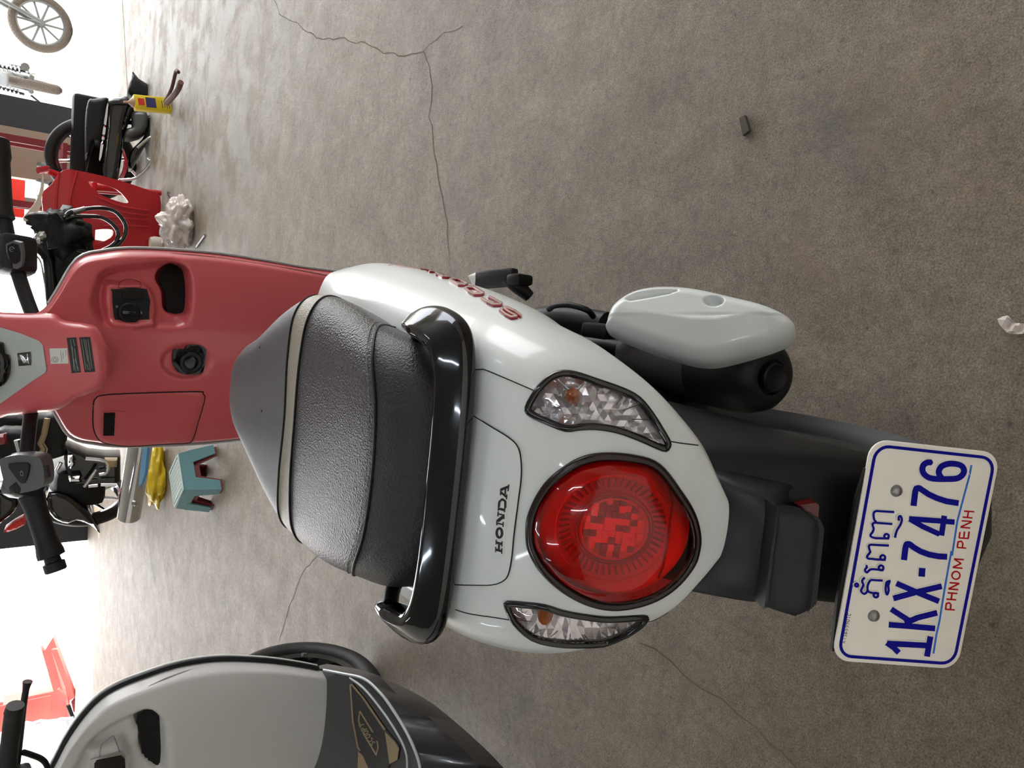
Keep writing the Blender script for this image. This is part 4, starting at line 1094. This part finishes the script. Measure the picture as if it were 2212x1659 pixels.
tube('brake_lever', [on(36, 1650, 'Y', .93), on(42, 1600, 'Y', .93), on(50, 1530, 'Y', .92), on(56, 1490, 'Y', .92), on(60, 1472, 'Y', .92)], [.007, .0065, .006, .006, .009], 'black_plastic', hb2, n=8, sm=3)
box('switch_housing', on(30, 1690, 'Y', .90), (.05, .05, .06), 'black_plastic', hb2, bev=.01)
tube('brake_hose', [on(50, 1625, 'Y', .93), on(66, 1630, 'Y', .94), on(90, 1640, 'Y', .95), on(102, 1656, 'Y', .95), on(108, 1690, 'Y', .95)], .006, 'matte_black', hb2, n=8, sm=5)
# ================================================================ things on the shop floor and out in the yard
def Gp(x, y): return on(x, y, 'Z', 0)
def blob_geo(c, size, seed, amp=.25, sub=3, rot=0, flat=True):
    """crumpled film: a sphere pushed about, cut flat underneath"""
    from mathutils import noise
    bm = bmesh.new(); bmesh.ops.create_icosphere(bm, subdivisions=sub, radius=1)
    M = Matrix.Rotation(R(rot), 3, 'Z')
    for v in bm.verts:
        n = v.co.normalized(); k = noise.noise(n*2.1+V(seed, 0, 0))*amp*1.3 + noise.noise(n*5+V(0, seed, 0))*amp*.7 + abs(noise.noise(n*11+V(0, 0, seed)))*amp*.5
        p = n*(1+k); p = V(p.x*size[0], p.y*size[1], p.z*size[2])
        if flat: p.z = max(p.z, -size[2]*.75)
        v.co = M @ p + Vector(c) + V(0, 0, size[2]*.75 if flat else 0)
    return bm_geo(bm)
mat('red_plastic', (176, 22, 34), .32, coat=.3)
mat('teal_plastic', (96, 142, 148), .5, var=(25, .12)); mat('teal_light', (232, 244, 240), .45)
mat('dark_red_plastic', (110, 30, 38), .5)
mat('yellow_film', (214, 182, 30), .35); mat('strip_blue', (84, 140, 176), .4)
mat('film_white', (225, 214, 208), .25, alpha=.75); mat('film_blue', (190, 204, 222), .25, alpha=.6)
mat('can_yellow', (206, 180, 20), .35, metal=.2); mat('can_blue', (46, 44, 92), .45); mat('can_red', (190, 40, 34), .45); mat('tan_plastic', (178, 140, 118), .5)
mat('rust', (92, 58, 44), .7); mat('paper', (206, 204, 202), .8)
mat('bike_silver', (84, 86, 86), .4, metal=.4); mat('bike_tyre', (64, 56, 49), .8, bump=('v', 60, .8, .01)); mat('bike_alloy', (120, 120, 118), .45, metal=.6); mat('orange', (220, 120, 40), .5)
mat('frame_red', (120, 36, 44), .45); mat('lift_red', (224, 116, 110), .5); mat('cream_plastic', (200, 190, 176), .5)

# ---- teal plastic stool with a dark red one nested in it
def stool(name, label, m, mt, c, hgt, w0, w1, rot, dz=0.0, holes=True):
    t = thing(name, label, 'stool', c); M = Matrix.Rotation(R(rot), 3, 'Z'); c = Vector(c)
    def W(p): return M @ Vector(p) + c
    top = meshobj('stool_top', *[[W(v) for v in q] if k == 0 else q for k, q in enumerate(box_geo((0, 0, hgt-.008), (w0, w0, .016), None, .006))], m, t, angle=40)
    if holes:
        for i in range(-3, 4):
            for j in range(-3, 4):
                meshobj('top_stud', *[[W(v) for v in q] if k == 0 else q for k, q in enumerate(box_geo((i*w0*.115, j*w0*.115, hgt+.001), (w0*.088, w0*.088, .004)))], mt, top, smooth=False)
        for a in range(4):
            Mz = Matrix.Rotation(R(90*a), 3, 'Z')
            meshobj('top_rim', *[[W(Mz @ v) for v in q] if k == 0 else q for k, q in enumerate(box_geo((0, w0*.47, hgt+.001), (w0*.97, w0*.04, .005)))], mt, top, smooth=False)
    for a in range(4):       # skirt panels
        Mz = Matrix.Rotation(R(90*a), 3, 'Z'); h0 = w0/2; zt = hgt-.01; zb = hgt*.60; k = h0+(w1/2-h0)*(1-zb/hgt)
        poly = [(-h0, zt), (h0, zt), (k, zb), (h0*.62, zb*1.05), (-h0*.62, zb*1.05), (-k, zb)]
        vs = []; 
        for th in (0, -.006):
            for x, z in poly:
                f_ = (zt-z)/zt; vs.append(W(Mz @ V(x, -(h0+(w1/2-h0)*f_+th), z)))
        n = 6; fs = [tuple(range(n)), tuple(range(2*n-1, n-1, -1))]+[(i, i+n, (i+1) % n+n, (i+1) % n) for i in range(n)]
        meshobj('skirt', vs, fs, m, t, smooth=False)
    for sx in (-1, 1):
        for sy in (-1, 1):   # angled corner legs
            h0 = w0/2; hb = w1/2; lw = .07
            vs = []
            for z, hh, l_ in ((hgt*.72, h0+(hb-h0)*.3, lw), (0, hb, lw*.72)):
                vs += [W((sx*(hh-l_), sy*hh, z+dz)), W((sx*hh, sy*hh, z+dz)), W((sx*hh, sy*(hh-l_), z+dz)), W((sx*(hh-.008), sy*(hh-l_), z+dz)), W((sx*(hh-.008), sy*(hh-.008), z+dz)), W((sx*(hh-l_), sy*(hh-.008), z+dz))]
            fs = [(i, (i+1) % 6, (i+1) % 6+6, i+6) for i in range(6)]+[tuple(range(6)), tuple(range(11, 5, -1))]
            meshobj('leg', vs, fs, m, t, smooth=False)
    return t
sc_ = V(-.930, 3.05, 0)
stool('plastic_stool', 'teal plastic stool with a pierced pale top, standing on the floor', 'teal_plastic', 'teal_light', sc_+V(0, 0, .012), .165, .20, .25, 44)
stool('plastic_stool', 'dark red plastic stool nested inside the teal stool', 'dark_red_plastic', 'dark_red_plastic', sc_, .140, .18, .236, 44, holes=False)

# ---- chrome silencer, blue strip and yellow bag beside it
yb = meshobj('plastic_bag', *blob_geo(Gp(352, 1030), (.19, .10, .055), 3.3, .28, 4, 8), 'yellow_film'); tag(yb, 'crumpled yellow plastic bag on the floor', 'plastic bag')

# ---- white bag, spanner, rod, paper, shard
wb = thing('plastic_bag', 'crumpled clear white plastic bag in front of the red chair', 'plastic bag', Gp(405, 490))
cb = Gp(412, 487)
meshobj('bag_film', *blob_geo(cb, (.125, .10, .085), 8.1, .34, 5, 20), 'film_white', wb, smooth=True)
meshobj('bag_contents', *blob_geo(cb+V(0, 0, .01), (.085, .06, .05), 2.1, .25, 3, 20), 'paper', wb)
sp = thing('spanner', 'steel spanner lying behind the clear plastic bag', 'spanner', Gp(375, 430))
a = Gp(366, 418); b = Gp(382, 455); d = (b-a).normalized(); s_ = V(-d.y, d.x, 0)
meshobj('spanner_shaft', *prism_geo([(-.008,0),(.008,0),(.008,(b-a).length),(-.008,(b-a).length)], a, s_, d, -.008), 'steel', sp, smooth=False)
lathe('spanner_ring', [(.009, 0), (.018, 0), (.018, .01), (.009, .01), (.009, 0)], a+V(0, 0, .0), (0, 0, 1), 'steel', sp, n=20)
rd = tube('metal_rod', [Gp(427, 533)+V(0, 0, .006), Gp(445, 508)+V(0, 0, .006)], .006, 'steel', None, n=10); tag(rd, 'thin steel rod on the floor in front of the clear bag', 'rod')
pp = thing('crumpled_film', 'crumpled clear wrapper on the pale patch of floor at far right', 'wrapper', Gp(385, 75))
for i, pl in enumerate(([(360,42),(374,35),(378,88),(384,122),(376,110)], [(374,35),(398,62),(392,88),(384,122),(378,88)])):
    patch('film_fold', Plane(V(0, 0, .004+.01*i), V(.1*(i-.5), .05, 1)), pl, 'film_white', pp, top=.001, bot=-.001, step=12, hfn=lambda p, q: .008*math.sin(p[1]*.3), smooth=False)
mat('shard_grey', (72, 66, 58), .6)
shd = patch('plastic_shard', Plane(V(0, 0, .001), V(0, 0, 1)), [(1600,257),(1612,250),(1622,282),(1608,294)], 'shard_grey', None, top=.005, bot=-.001, step=9); tag(shd, 'small dark rectangular shard on the bare floor at right', 'shard')
cl = thing('wrapper', 'small clear plastic wrapper on the floor by the picture edge', 'wrapper', Gp(2185, 703))
patch('film_fold', Plane(V(0, 0, .002), V(0, 0, 1)), smooth2([(2158,690),(2180,682),(2196,698),(2230,700),(2230,718),(2190,722),(2172,712)], 2), 'film_white', cl, top=.001, bot=-.001, step=7, hfn=lambda p, q: .006*abs(math.sin(p[0]*.35+p[1]*.2)), smooth=False)

jar = Gp(349, 527); jr = lathe('plastic_jar', [(.0001, .07), (.034, .068), (.038, .055), (.042, .045), (.042, .005), (.038, 0)], jar, (0, 0, 1), 'cream_plastic', None, n=24); tag(jr, 'small cream plastic jar on the floor beside the red chair', 'jar')

# ---- yellow oil can
canp = Gp(369, 239); can = thing('oil_can', 'yellow rectangular oil can with a red square and blue label', 'can', canp)
CR = (0, -8, 14)
ct = box('can_body', canp+V(.012, 0, .105), (.085, .05, .205), 'can_yellow', can, rot=CR, bev=.006)
Mc = rotm(CR)
def can_part(nm, off, size, m_): return meshobj(nm, *box_geo(canp+V(.012, 0, .105)+Mc @ Vector(off), size, CR), m_, can, smooth=False)
can_part('can_label', (0, -.0258, .065), (.04, .002, .034), 'can_red'); can_part('can_label', (0, -.0258, .012), (.058, .002, .055), 'can_blue')
for k in range(4): can_part('label_print', (-.004, -.0262, -.05-.013*k), (.045-.006*(k % 2), .002, .003), 'can_blue')
lathe('can_neck', [(.030, .10), (.026, .112), (.012, .125), (.006, .135), (.006, .155)], canp+V(.012, 0, .105), Mc @ V(0, 0, 1), 'tan_plastic', can, n=20)

# ---- red plastic chair, its back to us
chair = thing('plastic_chair', 'red plastic chair with slotted back, cables hanging over it', 'chair', Gp(345, 475)+V(0, .2, 0))
PCH = Plane(V(.3, 4.47, .35), V(0, -.985, -.10))
def patch_holes(name, surf, poly, hl, m, parent, top, bot, step, hfn=None):
    P = [Vector(p) for p in poly]; E = [(i, (i+1) % len(poly)) for i in range(len(poly))]
    for h in hl:
        k = len(P); P += [Vector(p) for p in h]; E += [(k+i, k+(i+1) % len(h)) for i in range(len(h))]
    xs = [p.x for p in P]; ys = [p.y for p in P]; x = min(xs)
    while x < max(xs):
        y = min(ys)
        while y < max(ys):
            if inside((x, y), poly) and seg_dist((x, y), poly) > step*.4 and all(seg_dist((x, y), h) > step*.4 for h in hl): P.append(V(x, y).to_2d() if False else Vector((x, y)))
            y += step
        x += step
    vs, es, fs, *_ = geometry.delaunay_2d_cdt(P, E, [], 1, 1e-6)
    F = []
    for f in fs:
        c = sum((vs[i] for i in f), Vector((0, 0)))/len(f)
        if not any(inside(c, h) for h in hl): F.append(tuple(f))
    W = []; N = []
    for p in vs:
        a, n = surf.hit(p.x, p.y)
        if hfn: a = a+n*hfn((p.x, p.y))
        W.append(a); N.append(n)
    F = [f if geometry.normal([W[i] for i in f[:3]]).dot(W[f[0]]-CAM) < 0 else f[::-1] for f in F]
    return meshobj(name, *shell(W, N, F, top, bot), m, parent, angle=40)
SL_R = smooth2([(189,393),(209,395),(250,410),(272,433),(270,439),(243,432),(209,417)], 3)
SL_L = smooth2([(189,506),(206,496),(240,496),(238,513),(206,527),(192,524)], 3)
def chr_(p): return .03*math.cos((p[1]-462)/95.*1.3) - .0006*max(0, 150-p[0])
patch_holes('chair_back', PCH, smooth2([(92,420),(112,398),(136,368),(170,369),(250,388),(318,411),(343,425),(343,480),(341,506),(348,530),(300,542),(200,543),(140,530),(108,505),(96,470)], 3), [SL_R, SL_L], 'red_plastic', chair, .0, -.012, 12, chr_)
for pts in ([(128,372),(124,400),(121,440),(121,470),(126,515)], [(166,371),(158,396),(150,430),(149,470),(154,520)], [(205,425),(260,446),(318,455)], [(215,447),(270,460),(318,466)], [(220,468),(270,472),(318,476)], [(222,488),(272,487),(318,490)]):
    q = [PCH.hit(*p)[0]+V(0, -1, 0)*(chr_(p)+.002) for p in smooth2(pts, 4, False)]
    tube('chair_rib', q, .007, 'red_plastic', chair, n=8)
cx0, cy0 = .33, 4.50
box('chair_seat', V(cx0, cy0+.20, .37), (.40, .40, .03), 'red_plastic', chair, bev=.012)
for sx in (-1, 1):
    for sy in (0, 1): tube('leg', [V(cx0+sx*.17, cy0+.03+sy*.34, .36), V(cx0+sx*.19, cy0+.01+sy*.38, .0)], [.026, .018], 'red_plastic', chair, n=8)
    tube('armrest', [V(cx0+sx*.21, cy0-.02, .66), V(cx0+sx*.235, cy0+.10, .60), V(cx0+sx*.235, cy0+.30, .58), V(cx0+sx*.20, cy0+.37, .37)], .020, 'red_plastic', chair, n=8, sm=4, flat=.6)

# ---- black motorcycle on its side stand behind the can and the chair
bk = thing('motorcycle', 'black motorcycle with a flat black seat, parked behind the yellow can', 'motorcycle', V(.95, 5.2, 0))
PBk = Plane(V(.9, 5.0, .4), V(.1, -.98, .15))
BK = zz(60, 100, 5.53)
def bpatch(nm, pts, m_, th=.12, dep=0.0, par=bk, rnd=13, step=5, sm=2):
    return patch(nm, Plane(PBk.p+V(0, dep, 0), PBk.n), smooth2(pts, sm), m_, par, top=0, bot=-th, step=step, hfn=lambda p, q: .03*math.sqrt(max(0, 1-(1-min(1, seg_dist(p, q)/rnd))**2)))
bpatch('bike_seat', BK([(720,650),(780,630),(900,610),(965,625),(955,700),(930,850),(890,1130),(800,1140),(760,1200),(700,1480),(685,1460),(682,900)]), 'matte_black', .20)
bpatch('side_cover', BK([(960,690),(1200,690),(1190,800),(1150,1000),(1080,1600),(900,1600),(880,1350),(920,1000)]), 'gloss_black', .16)
bpatch('cover_trim', BK([(940,720),(962,700),(930,1000),(880,1320),(850,1350),(890,1050)]), 'chrome', .05, -.04, rnd=4)
bpatch('tail_piece', BK([(975,640),(1080,610),(1190,600),(1210,690),(1060,700),(960,715)]), 'bike_silver', .14, -.02)
bpatch('rear_mudguard', BK([(1255,300),(1330,390),(1560,545),(1500,660),(1320,640),(1210,580),(1190,500),(1240,380)]), 'matte_black', .12, .10)
bpatch('belly_panel', BK([(1240,790),(1420,790),(1440,960),(1330,1080),(1160,1100),(1180,980),(1250,960)]), 'bike_silver', .10)
bpatch('lower_cover', BK([(1190,700),(1330,690),(1250,790),(1150,1050),(1100,1000)]), 'gloss_black', .10)
bpatch('engine_cover', BK([(1420,830),(1560,850),(1500,1040),(1420,1140),(1240,1460),(1200,1400),(1230,1240),(1360,1120),(1430,960)]), 'gloss_black', .12)
for pts in ([(1090,1600),(1290,1570),(1460,1390),(1420,1330)], [(1460,1390),(1520,1440)], [(1640,980),(1530,1150),(1470,1210)], [(1290,1220),(1420,1110),(1500,1080)], [(1280,1540),(1230,1490)]):
    tube('bike_lever', [PBk.hit(*p)[0]+V(0, -.04, 0) for p in BK(pts)], .010, 'chrome', bk, n=8, sm=3)
for pts, rr in (([(1640,660),(1720,500),(1770,300),(1800,310)], .010), ([(1660,680),(1780,540),(1830,430)], .016)):
    tube('foot_rail', [on(*p, 'Z', .06) for p in BK(pts)], rr, 'rust', bk, n=8, sm=3)
wheel(bk, V(.72, 5.30, .28), .28, .215, .04, ax=(.25, 1, 0), spokes=6, m_rim='chrome', nm='bike_wheel')
tube('bike_stand', [V(.95, 5.15, .3), V(1.0, 5.0, .01)], .014, 'matte_black', bk, n=8)
box('bike_frame', V(.85, 5.2, .32), (.55, .08, .2), 'matte_black', bk, bev=.03)

# ---- dark motorcycle with looping cables right behind the red scooter
bd = thing('motorcycle', 'dark stripped motorcycle front with looping black cables behind the red leg shield', 'motorcycle', V(.12, 3.2, 0))
YB = 3.15
def B_(x, y, dy=0): return on(x, y, 'Y', YB+dy)
box('bike_column', V(-.02, YB+.12, .36), (.16, .22, .70), 'matte_black', bd, bev=.04)
blk = meshobj('clamp', *blob_geo(B_(135, 505), (.10, .08, .09), 5.2, .4, 3, flat=False), 'matte_black', bd)
meshobj('clamp', *blob_geo(B_(122, 480), (.045, .05, .10), 9.2, .4, 3, flat=False), 'matte_black', bd)
meshobj('clamp', *blob_geo(B_(150, 545, .05), (.16, .08, .09), 1.2, .35, 3, flat=False), 'matte_black', bd)
for pts in ([(140,470),(152,458),(180,452),(215,449),(245,455),(262,470),(272,490),(268,512),(252,530),(230,540),(200,545),(165,540)], [(142,474),(160,468),(190,467),(220,470),(243,484),(255,502),(252,520),(240,532),(222,541)]):
    tube('cable', [B_(*p, -.06) for p in pts], .009, 'gloss_black', bd, n=8, sm=5)
lathe('cable_sleeve', [(.011, 0), (.011, .05)], B_(158, 458, -.06), B_(172, 454, -.06)-B_(158, 458, -.06), 'steel', bd, n=10)
for k, p in enumerate(((115,478),(100,500),(92,508),(86,515),(110,512))):
    meshobj('fitting', *blob_geo(B_(*p, -.03), (.022, .02, .022), k*1.7, .3, 2, flat=False), 'chrome', bd, smooth=False)
tube('bike_bar', [B_(100, 530), B_(108, 600), B_(112, 680, .05), B_(100, 780, .1)], .02, 'matte_black', bd, n=8, sm=4)
wheel(bd, V(-.05, YB+.15, .29), .29, .22, .045, ax=(1, .2, 0), spokes=6, m_rim='gloss_black', nm='bike_wheel')

# ---- black motorcycle at left behind the grips
bl2 = thing('motorcycle', 'black motorcycle with gold stripe seen past the left grip', 'motorcycle', V(-1.3, 4.9, 0))
PL = Plane(V(-1.3, 4.7, .5), V(.05, -.99, .15))
Q6 = zz(0, 880, 6.146)
def lpatch(nm, pts, m_, th=.10, dep=0.0, rnd=13, sm=2): return patch(nm, Plane(PL.p+V(0, dep, 0), PL.n), smooth2(Q6(pts), sm), m_, bl2, top=0, bot=-th, step=5, hfn=lambda p, q: .03*math.sqrt(max(0, 1-(1-min(1, seg_dist(p, q)/rnd))**2)))
lpatch('front_fairing', [(80,100),(600,110),(760,100),(900,380),(860,480),(850,640),(560,700),(440,640),(-60,680),(-60,120)], 'matte_black', .25)
tube('gold_stripe', [PL.hit(*p)[0]+V(0, -.06, 0) for p in Q6([(610,120),(570,330),(520,450),(560,520),(510,660)])], .016, 'gold', bl2, n=6)
tube('gold_stripe', [PL.hit(*p)[0]+V(0, -.06, 0) for p in Q6([(640,120),(600,330),(560,440),(610,520),(570,690)])], .007, 'gold', bl2, n=6)
lpatch('instrument', [(-60,330),(130,300),(260,300),(380,340),(400,480),(380,640),(200,670),(-60,690)], 'matte_black', .15, -.25)
lpatch('instrument_panel', [(-60,375),(85,345),(100,480),(-60,510)], 'frame_red', .03, -.31, rnd=3, sm=1)
lpatch('engine_block', [(840,480),(1150,610),(1380,640),(1600,640),(1600,980),(1560,1020),(900,1050),(880,900),(840,640)], 'gloss_black', .20, .05, sm=1)
for poly in ([(900,640),(960,640),(1000,760),(930,830),(905,800)], [(905,910),(1060,900),(1090,990),(920,1010)]):
    lpatch('engine_plate', poly, 'chrome', .03, -.07, rnd=3, sm=1)
lpatch('engine_cover', [(1390,680),(1560,680),(1550,790),(1400,800)], 'gold', .04, -.06, rnd=4, sm=1)
for pts in ([(1110,640),(1380,680),(1390,820),(1290,850)], [(1310,980),(1520,980)], [(1090,1010),(1160,920),(1250,780)], [(730,800),(790,690)], [(1150,1000),(1270,990)]):
    tube('bike_tube', [PL.hit(*p)[0]+V(0, -.08, 0) for p in Q6(pts)], .012, 'chrome', bl2, n=8, sm=3)
wc = on(192, 1072, 'Y', 5.0); wc.z = .30
wheel(bl2, wc, .30, .235, .045, ax=(.94, -.34, 0), spokes=9, m_rim='chrome', nm='bike_wheel')
lpatch('rear_fairing', [(640,1120),(900,1160),(1080,1290),(1200,1420),(1330,1659),(1290,1640),(1200,1560),(1020,1500),(900,1540),(760,1500),(690,1440),(620,1330)], 'gloss_black', .22)
lpatch('tail_light', [(60,1620),(300,1470),(330,1560),(90,1659)], 'can_red', .10, -.02)
lpatch('side_fairing', [(-60,1100),(150,1180),(240,1230),(200,1370),(60,1490),(-60,1540)], 'gloss_black', .2)
box('bike_frame', V(-1.45, 4.95, .35), (.25, .5, .3), 'matte_black', bl2, bev=.05)

# its silencer
a = on(278, 1116, 'Z', .30); b = on(303, 960, 'Z', .30)
sb = lathe('silencer', [(.03, -.006), (.052, 0), (.058, .006), (.058, (b-a).length), (.045, (b-a).length+.03)], a, (b-a), 'chrome', bl2, n=36); tag(sb, 'chrome silencer')
lathe('silencer_bolt', [(.0001, .008), (.010, .007), (.014, 0)], on(290, 1087, 'Z', .352), V(0, -.5, .8), 'steel', sb, n=14)
patch('silencer_strip', Plane(V(0, 0, .325), V(0, -.3, .95)), [(311,965),(321,965),(316,1022),(308,1045),(302,1052),(306,1010)], 'strip_blue', sb, top=.003, bot=-.003, step=14)  # thin blue strip along one edge of the silencer

# ---- red steel rack and light panels right of centre
rk = thing('steel_rack', 'dark red steel rack by the plastered pier', 'rack', V(.55, 6.3, 0))
for (x, y) in ((.38, 6.1), (.86, 6.25), (.38, 6.55), (.86, 6.6)): box('rack_post', V(x, y, 1.0), (.05, .05, 2.0), 'frame_red', rk)
for z in (.35, .9, 1.45, 1.95): box('rack_shelf', V(.62, 6.35, z), (.52, .52, .03), 'frame_red', rk)
for z, n_ in ((.37, 3), (.92, 3)):
    for k in range(n_): tube('rack_pipe', [V(.42+.13*k, 6.12, z+.05), V(.46+.13*k, 6.6, z+.09)], .03, 'bike_silver', rk, n=10)
patch('cream_fairing', Plane(V(.3, 6.05, .7), V(-.2, -.97, .1)), smooth2([(92,375),(88,400),(80,430),(62,455),(50,470),(54,478),(68,472),(84,455),(92,430),(95,400)], 2), 'cream_plastic', rk, top=.02, bot=-.02, step=9)
sg = box('sign_board', on(35, 428, 'Y', 7.6), (.34, .03, .13), 'can_red', None); tag(sg, 'red sign board outside behind the rack', 'sign')
box('sign_post', V(on(35, 428, 'Y', 7.6).x, 7.62, .35), (.04, .03, .72), 'steel', sg)

# ---- yard: two motorcycles, red lift, plastic sheet
def yard_bike(label, loc, rz, grp):
    t = thing('motorcycle', label, 'motorcycle', loc, grp); M = Matrix.Rotation(R(rz), 3, 'Z'); L_ = Vector(loc)
    def W(*p): return M @ Vector(p)+L_
    ax = M @ V(0, 1, 0)
    for nm, x in (('rear_wheel', -.62), ('front_wheel', .66)):
        wheel(t, W(x, 0, .30), .30, .225, .055 if x < 0 else .042, ax=ax, spokes=10, m_rim='bike_silver', nm=nm, m_tyre='bike_tyre')
    tube('frame', [W(-.62, .08, .30), W(-.15, .08, .42), W(.1, .05, .75), W(.42, 0, .88)], .028, 'bike_silver', t, n=8, sm=3)
    tube('frame', [W(-.62, -.08, .30), W(-.15, -.08, .42), W(.1, -.05, .75), W(.42, 0, .88)], .028, 'bike_silver', t, n=8, sm=3)
    box('engine', W(.02, 0, .42), (.34, .24, .30), 'bike_alloy', t, rot=(0, 10, rz), bev=.06)
    lathe('engine_case', [(.05, 0), (.11, .01), (.12, .05), (.06, .08)], W(.0, -.12, .38), M @ V(0, -1, 0), 'bike_silver', t, n=24)
    box('tank', W(.16, 0, .82), (.46, .26, .20), 'bike_silver', t, rot=(0, 8, rz), bev=.08)
    box('bike_seat', W(-.36, 0, .80), (.56, .22, .10), 'matte_black', t, rot=(0, 6, rz), bev=.04)
    box('tail', W(-.72, 0, .76), (.22, .16, .12), 'bike_silver', t, rot=(0, 14, rz), bev=.03)
    box('mudguard', W(-.88, 0, .62), (.20, .15, .03), 'bike_silver', t, rot=(0, -48, rz), bev=.01)
    box('tail_light', W(-.835, 0, .74), (.02, .13, .05), 'can_red', t, rot=(0, 14, rz), bev=.006)
    for s in (-1, 1):
        pts = [W(-.5+.0, s*.13, .40)+(W(-.36, s*.11, .74)-W(-.5, s*.13, .40))*(k/60.)+(M @ V(math.cos(k*.9), math.sin(k*.9), 0))*.032 for k in range(61)]
        tube('shock_spring', pts, .009, 'chrome', t, n=6)
        tube('shock', [W(-.5, s*.13, .36), W(-.34, s*.11, .78)], .016, 'matte_black', t, n=8)
        box('turn_signal', W(-.80, s*.14, .70), (.05, .07, .04), 'orange', t, rot=(0, 0, rz), bev=.012)
        tube('fork', [W(.66, s*.075, .30), W(.44, s*.075, .95)], .022, 'bike_silver', t, n=8)
    tube('silencer', [W(.1, -.14, .26), W(-.35, -.16, .28), W(-.75, -.18, .38)], .045, 'chrome', t, n=12, sm=4)
    tube('handlebar', [W(.40, .34, 1.02), W(.46, .2, 1.04), W(.46, -.2, 1.04), W(.40, -.34, 1.02)], .014, 'matte_black', t, n=8, sm=3)
    tube('side_stand', [W(-.05, .14, .26), W(-.02, .30, .02)], .014, 'matte_black', t, n=8)
    lathe('head_lamp', [(.02, -.06), (.08, -.02), (.085, .02), (.0001, .04)], W(.55, 0, .90), M @ V(1, 0, -.1), 'chrome', t, n=20)
    return t
yard_bike('silver motorcycle in the yard next to the dark post, red tail light showing', (1.98, 10.7, -.04), 80, 'motorcycles in the yard')
yard_bike('silver motorcycle in the yard at the far right edge', (3.06, 9.3, -.04), 181, 'motorcycles in the yard')

lf = thing('motorcycle_lift', 'red steel ramp of a motorcycle lift in the yard at left', 'lift', V(-3.7, 7.6, -.04))
PLF = Plane(V(-3.8, 7.5, .3), V(.1, -.9, .4))
L8 = zz(0, 1240, 3.95)
for nm, pts, dep, th in (('ramp', [(440,645),(490,640),(640,1050),(600,1075)], 0, .06), ('ramp_side', [(350,620),(372,670),(455,535),(500,660),(440,650),(560,1070),(590,1240),(535,1255)], .06, .05), ('ramp_base', [(610,1085),(690,1080),(690,1170),(630,1175)], -.02, .12), ('ramp_leg', [(490,985),(500,980),(570,1060),(560,1100)], -.05, .03)):
    patch(nm, Plane(PLF.p+V(0, dep, 0), PLF.n), L8(pts), 'lift_red' if nm != 'ramp_base' else 'frame_red', lf, top=.01, bot=-th, step=14)
tube('ramp_foot', [PLF.hit(*p)[0] for p in L8([(580,1120),(620,1220),(690,1200)])], .02, 'matte_black', lf, n=8)
bx2 = box('tool_cabinet', on(15, 1525, 'Y', 7.9)+V(0, 0, -.3), (.34, .4, 1.1), 'lift_red', None, bev=.02); tag(bx2, 'red metal cabinet in the yard at the left edge', 'cabinet')
box('cabinet_label', on(28, 1508, 'Y', 7.66), (.10, .02, .16), 'sticker_white', bx2)
for z in (-.2, .1): box('cabinet_drawer', V(on(15, 1525, 'Y', 7.9).x, 7.69, .45+z), (.28, .02, .24), 'lift_red', bx2, bev=.008)
fl = patch('plastic_sheet', Plane(V(-3.9, 7.0, .4), V(.1, -.97, .2)), smooth2([(44,1572),(70,1562),(120,1558),(158,1553),(150,1575),(130,1600),(90,1612),(50,1615),(36,1640),(34,1600)], 2), 'film_blue', None, top=.01, bot=-.05, step=8, hfn=lambda p, q: .03*math.sin(p[0]*.2)*math.sin(p[1]*.25), smooth=False)
tag(fl, 'pale bluish plastic sheet hanging in the left doorway', 'plastic sheet')
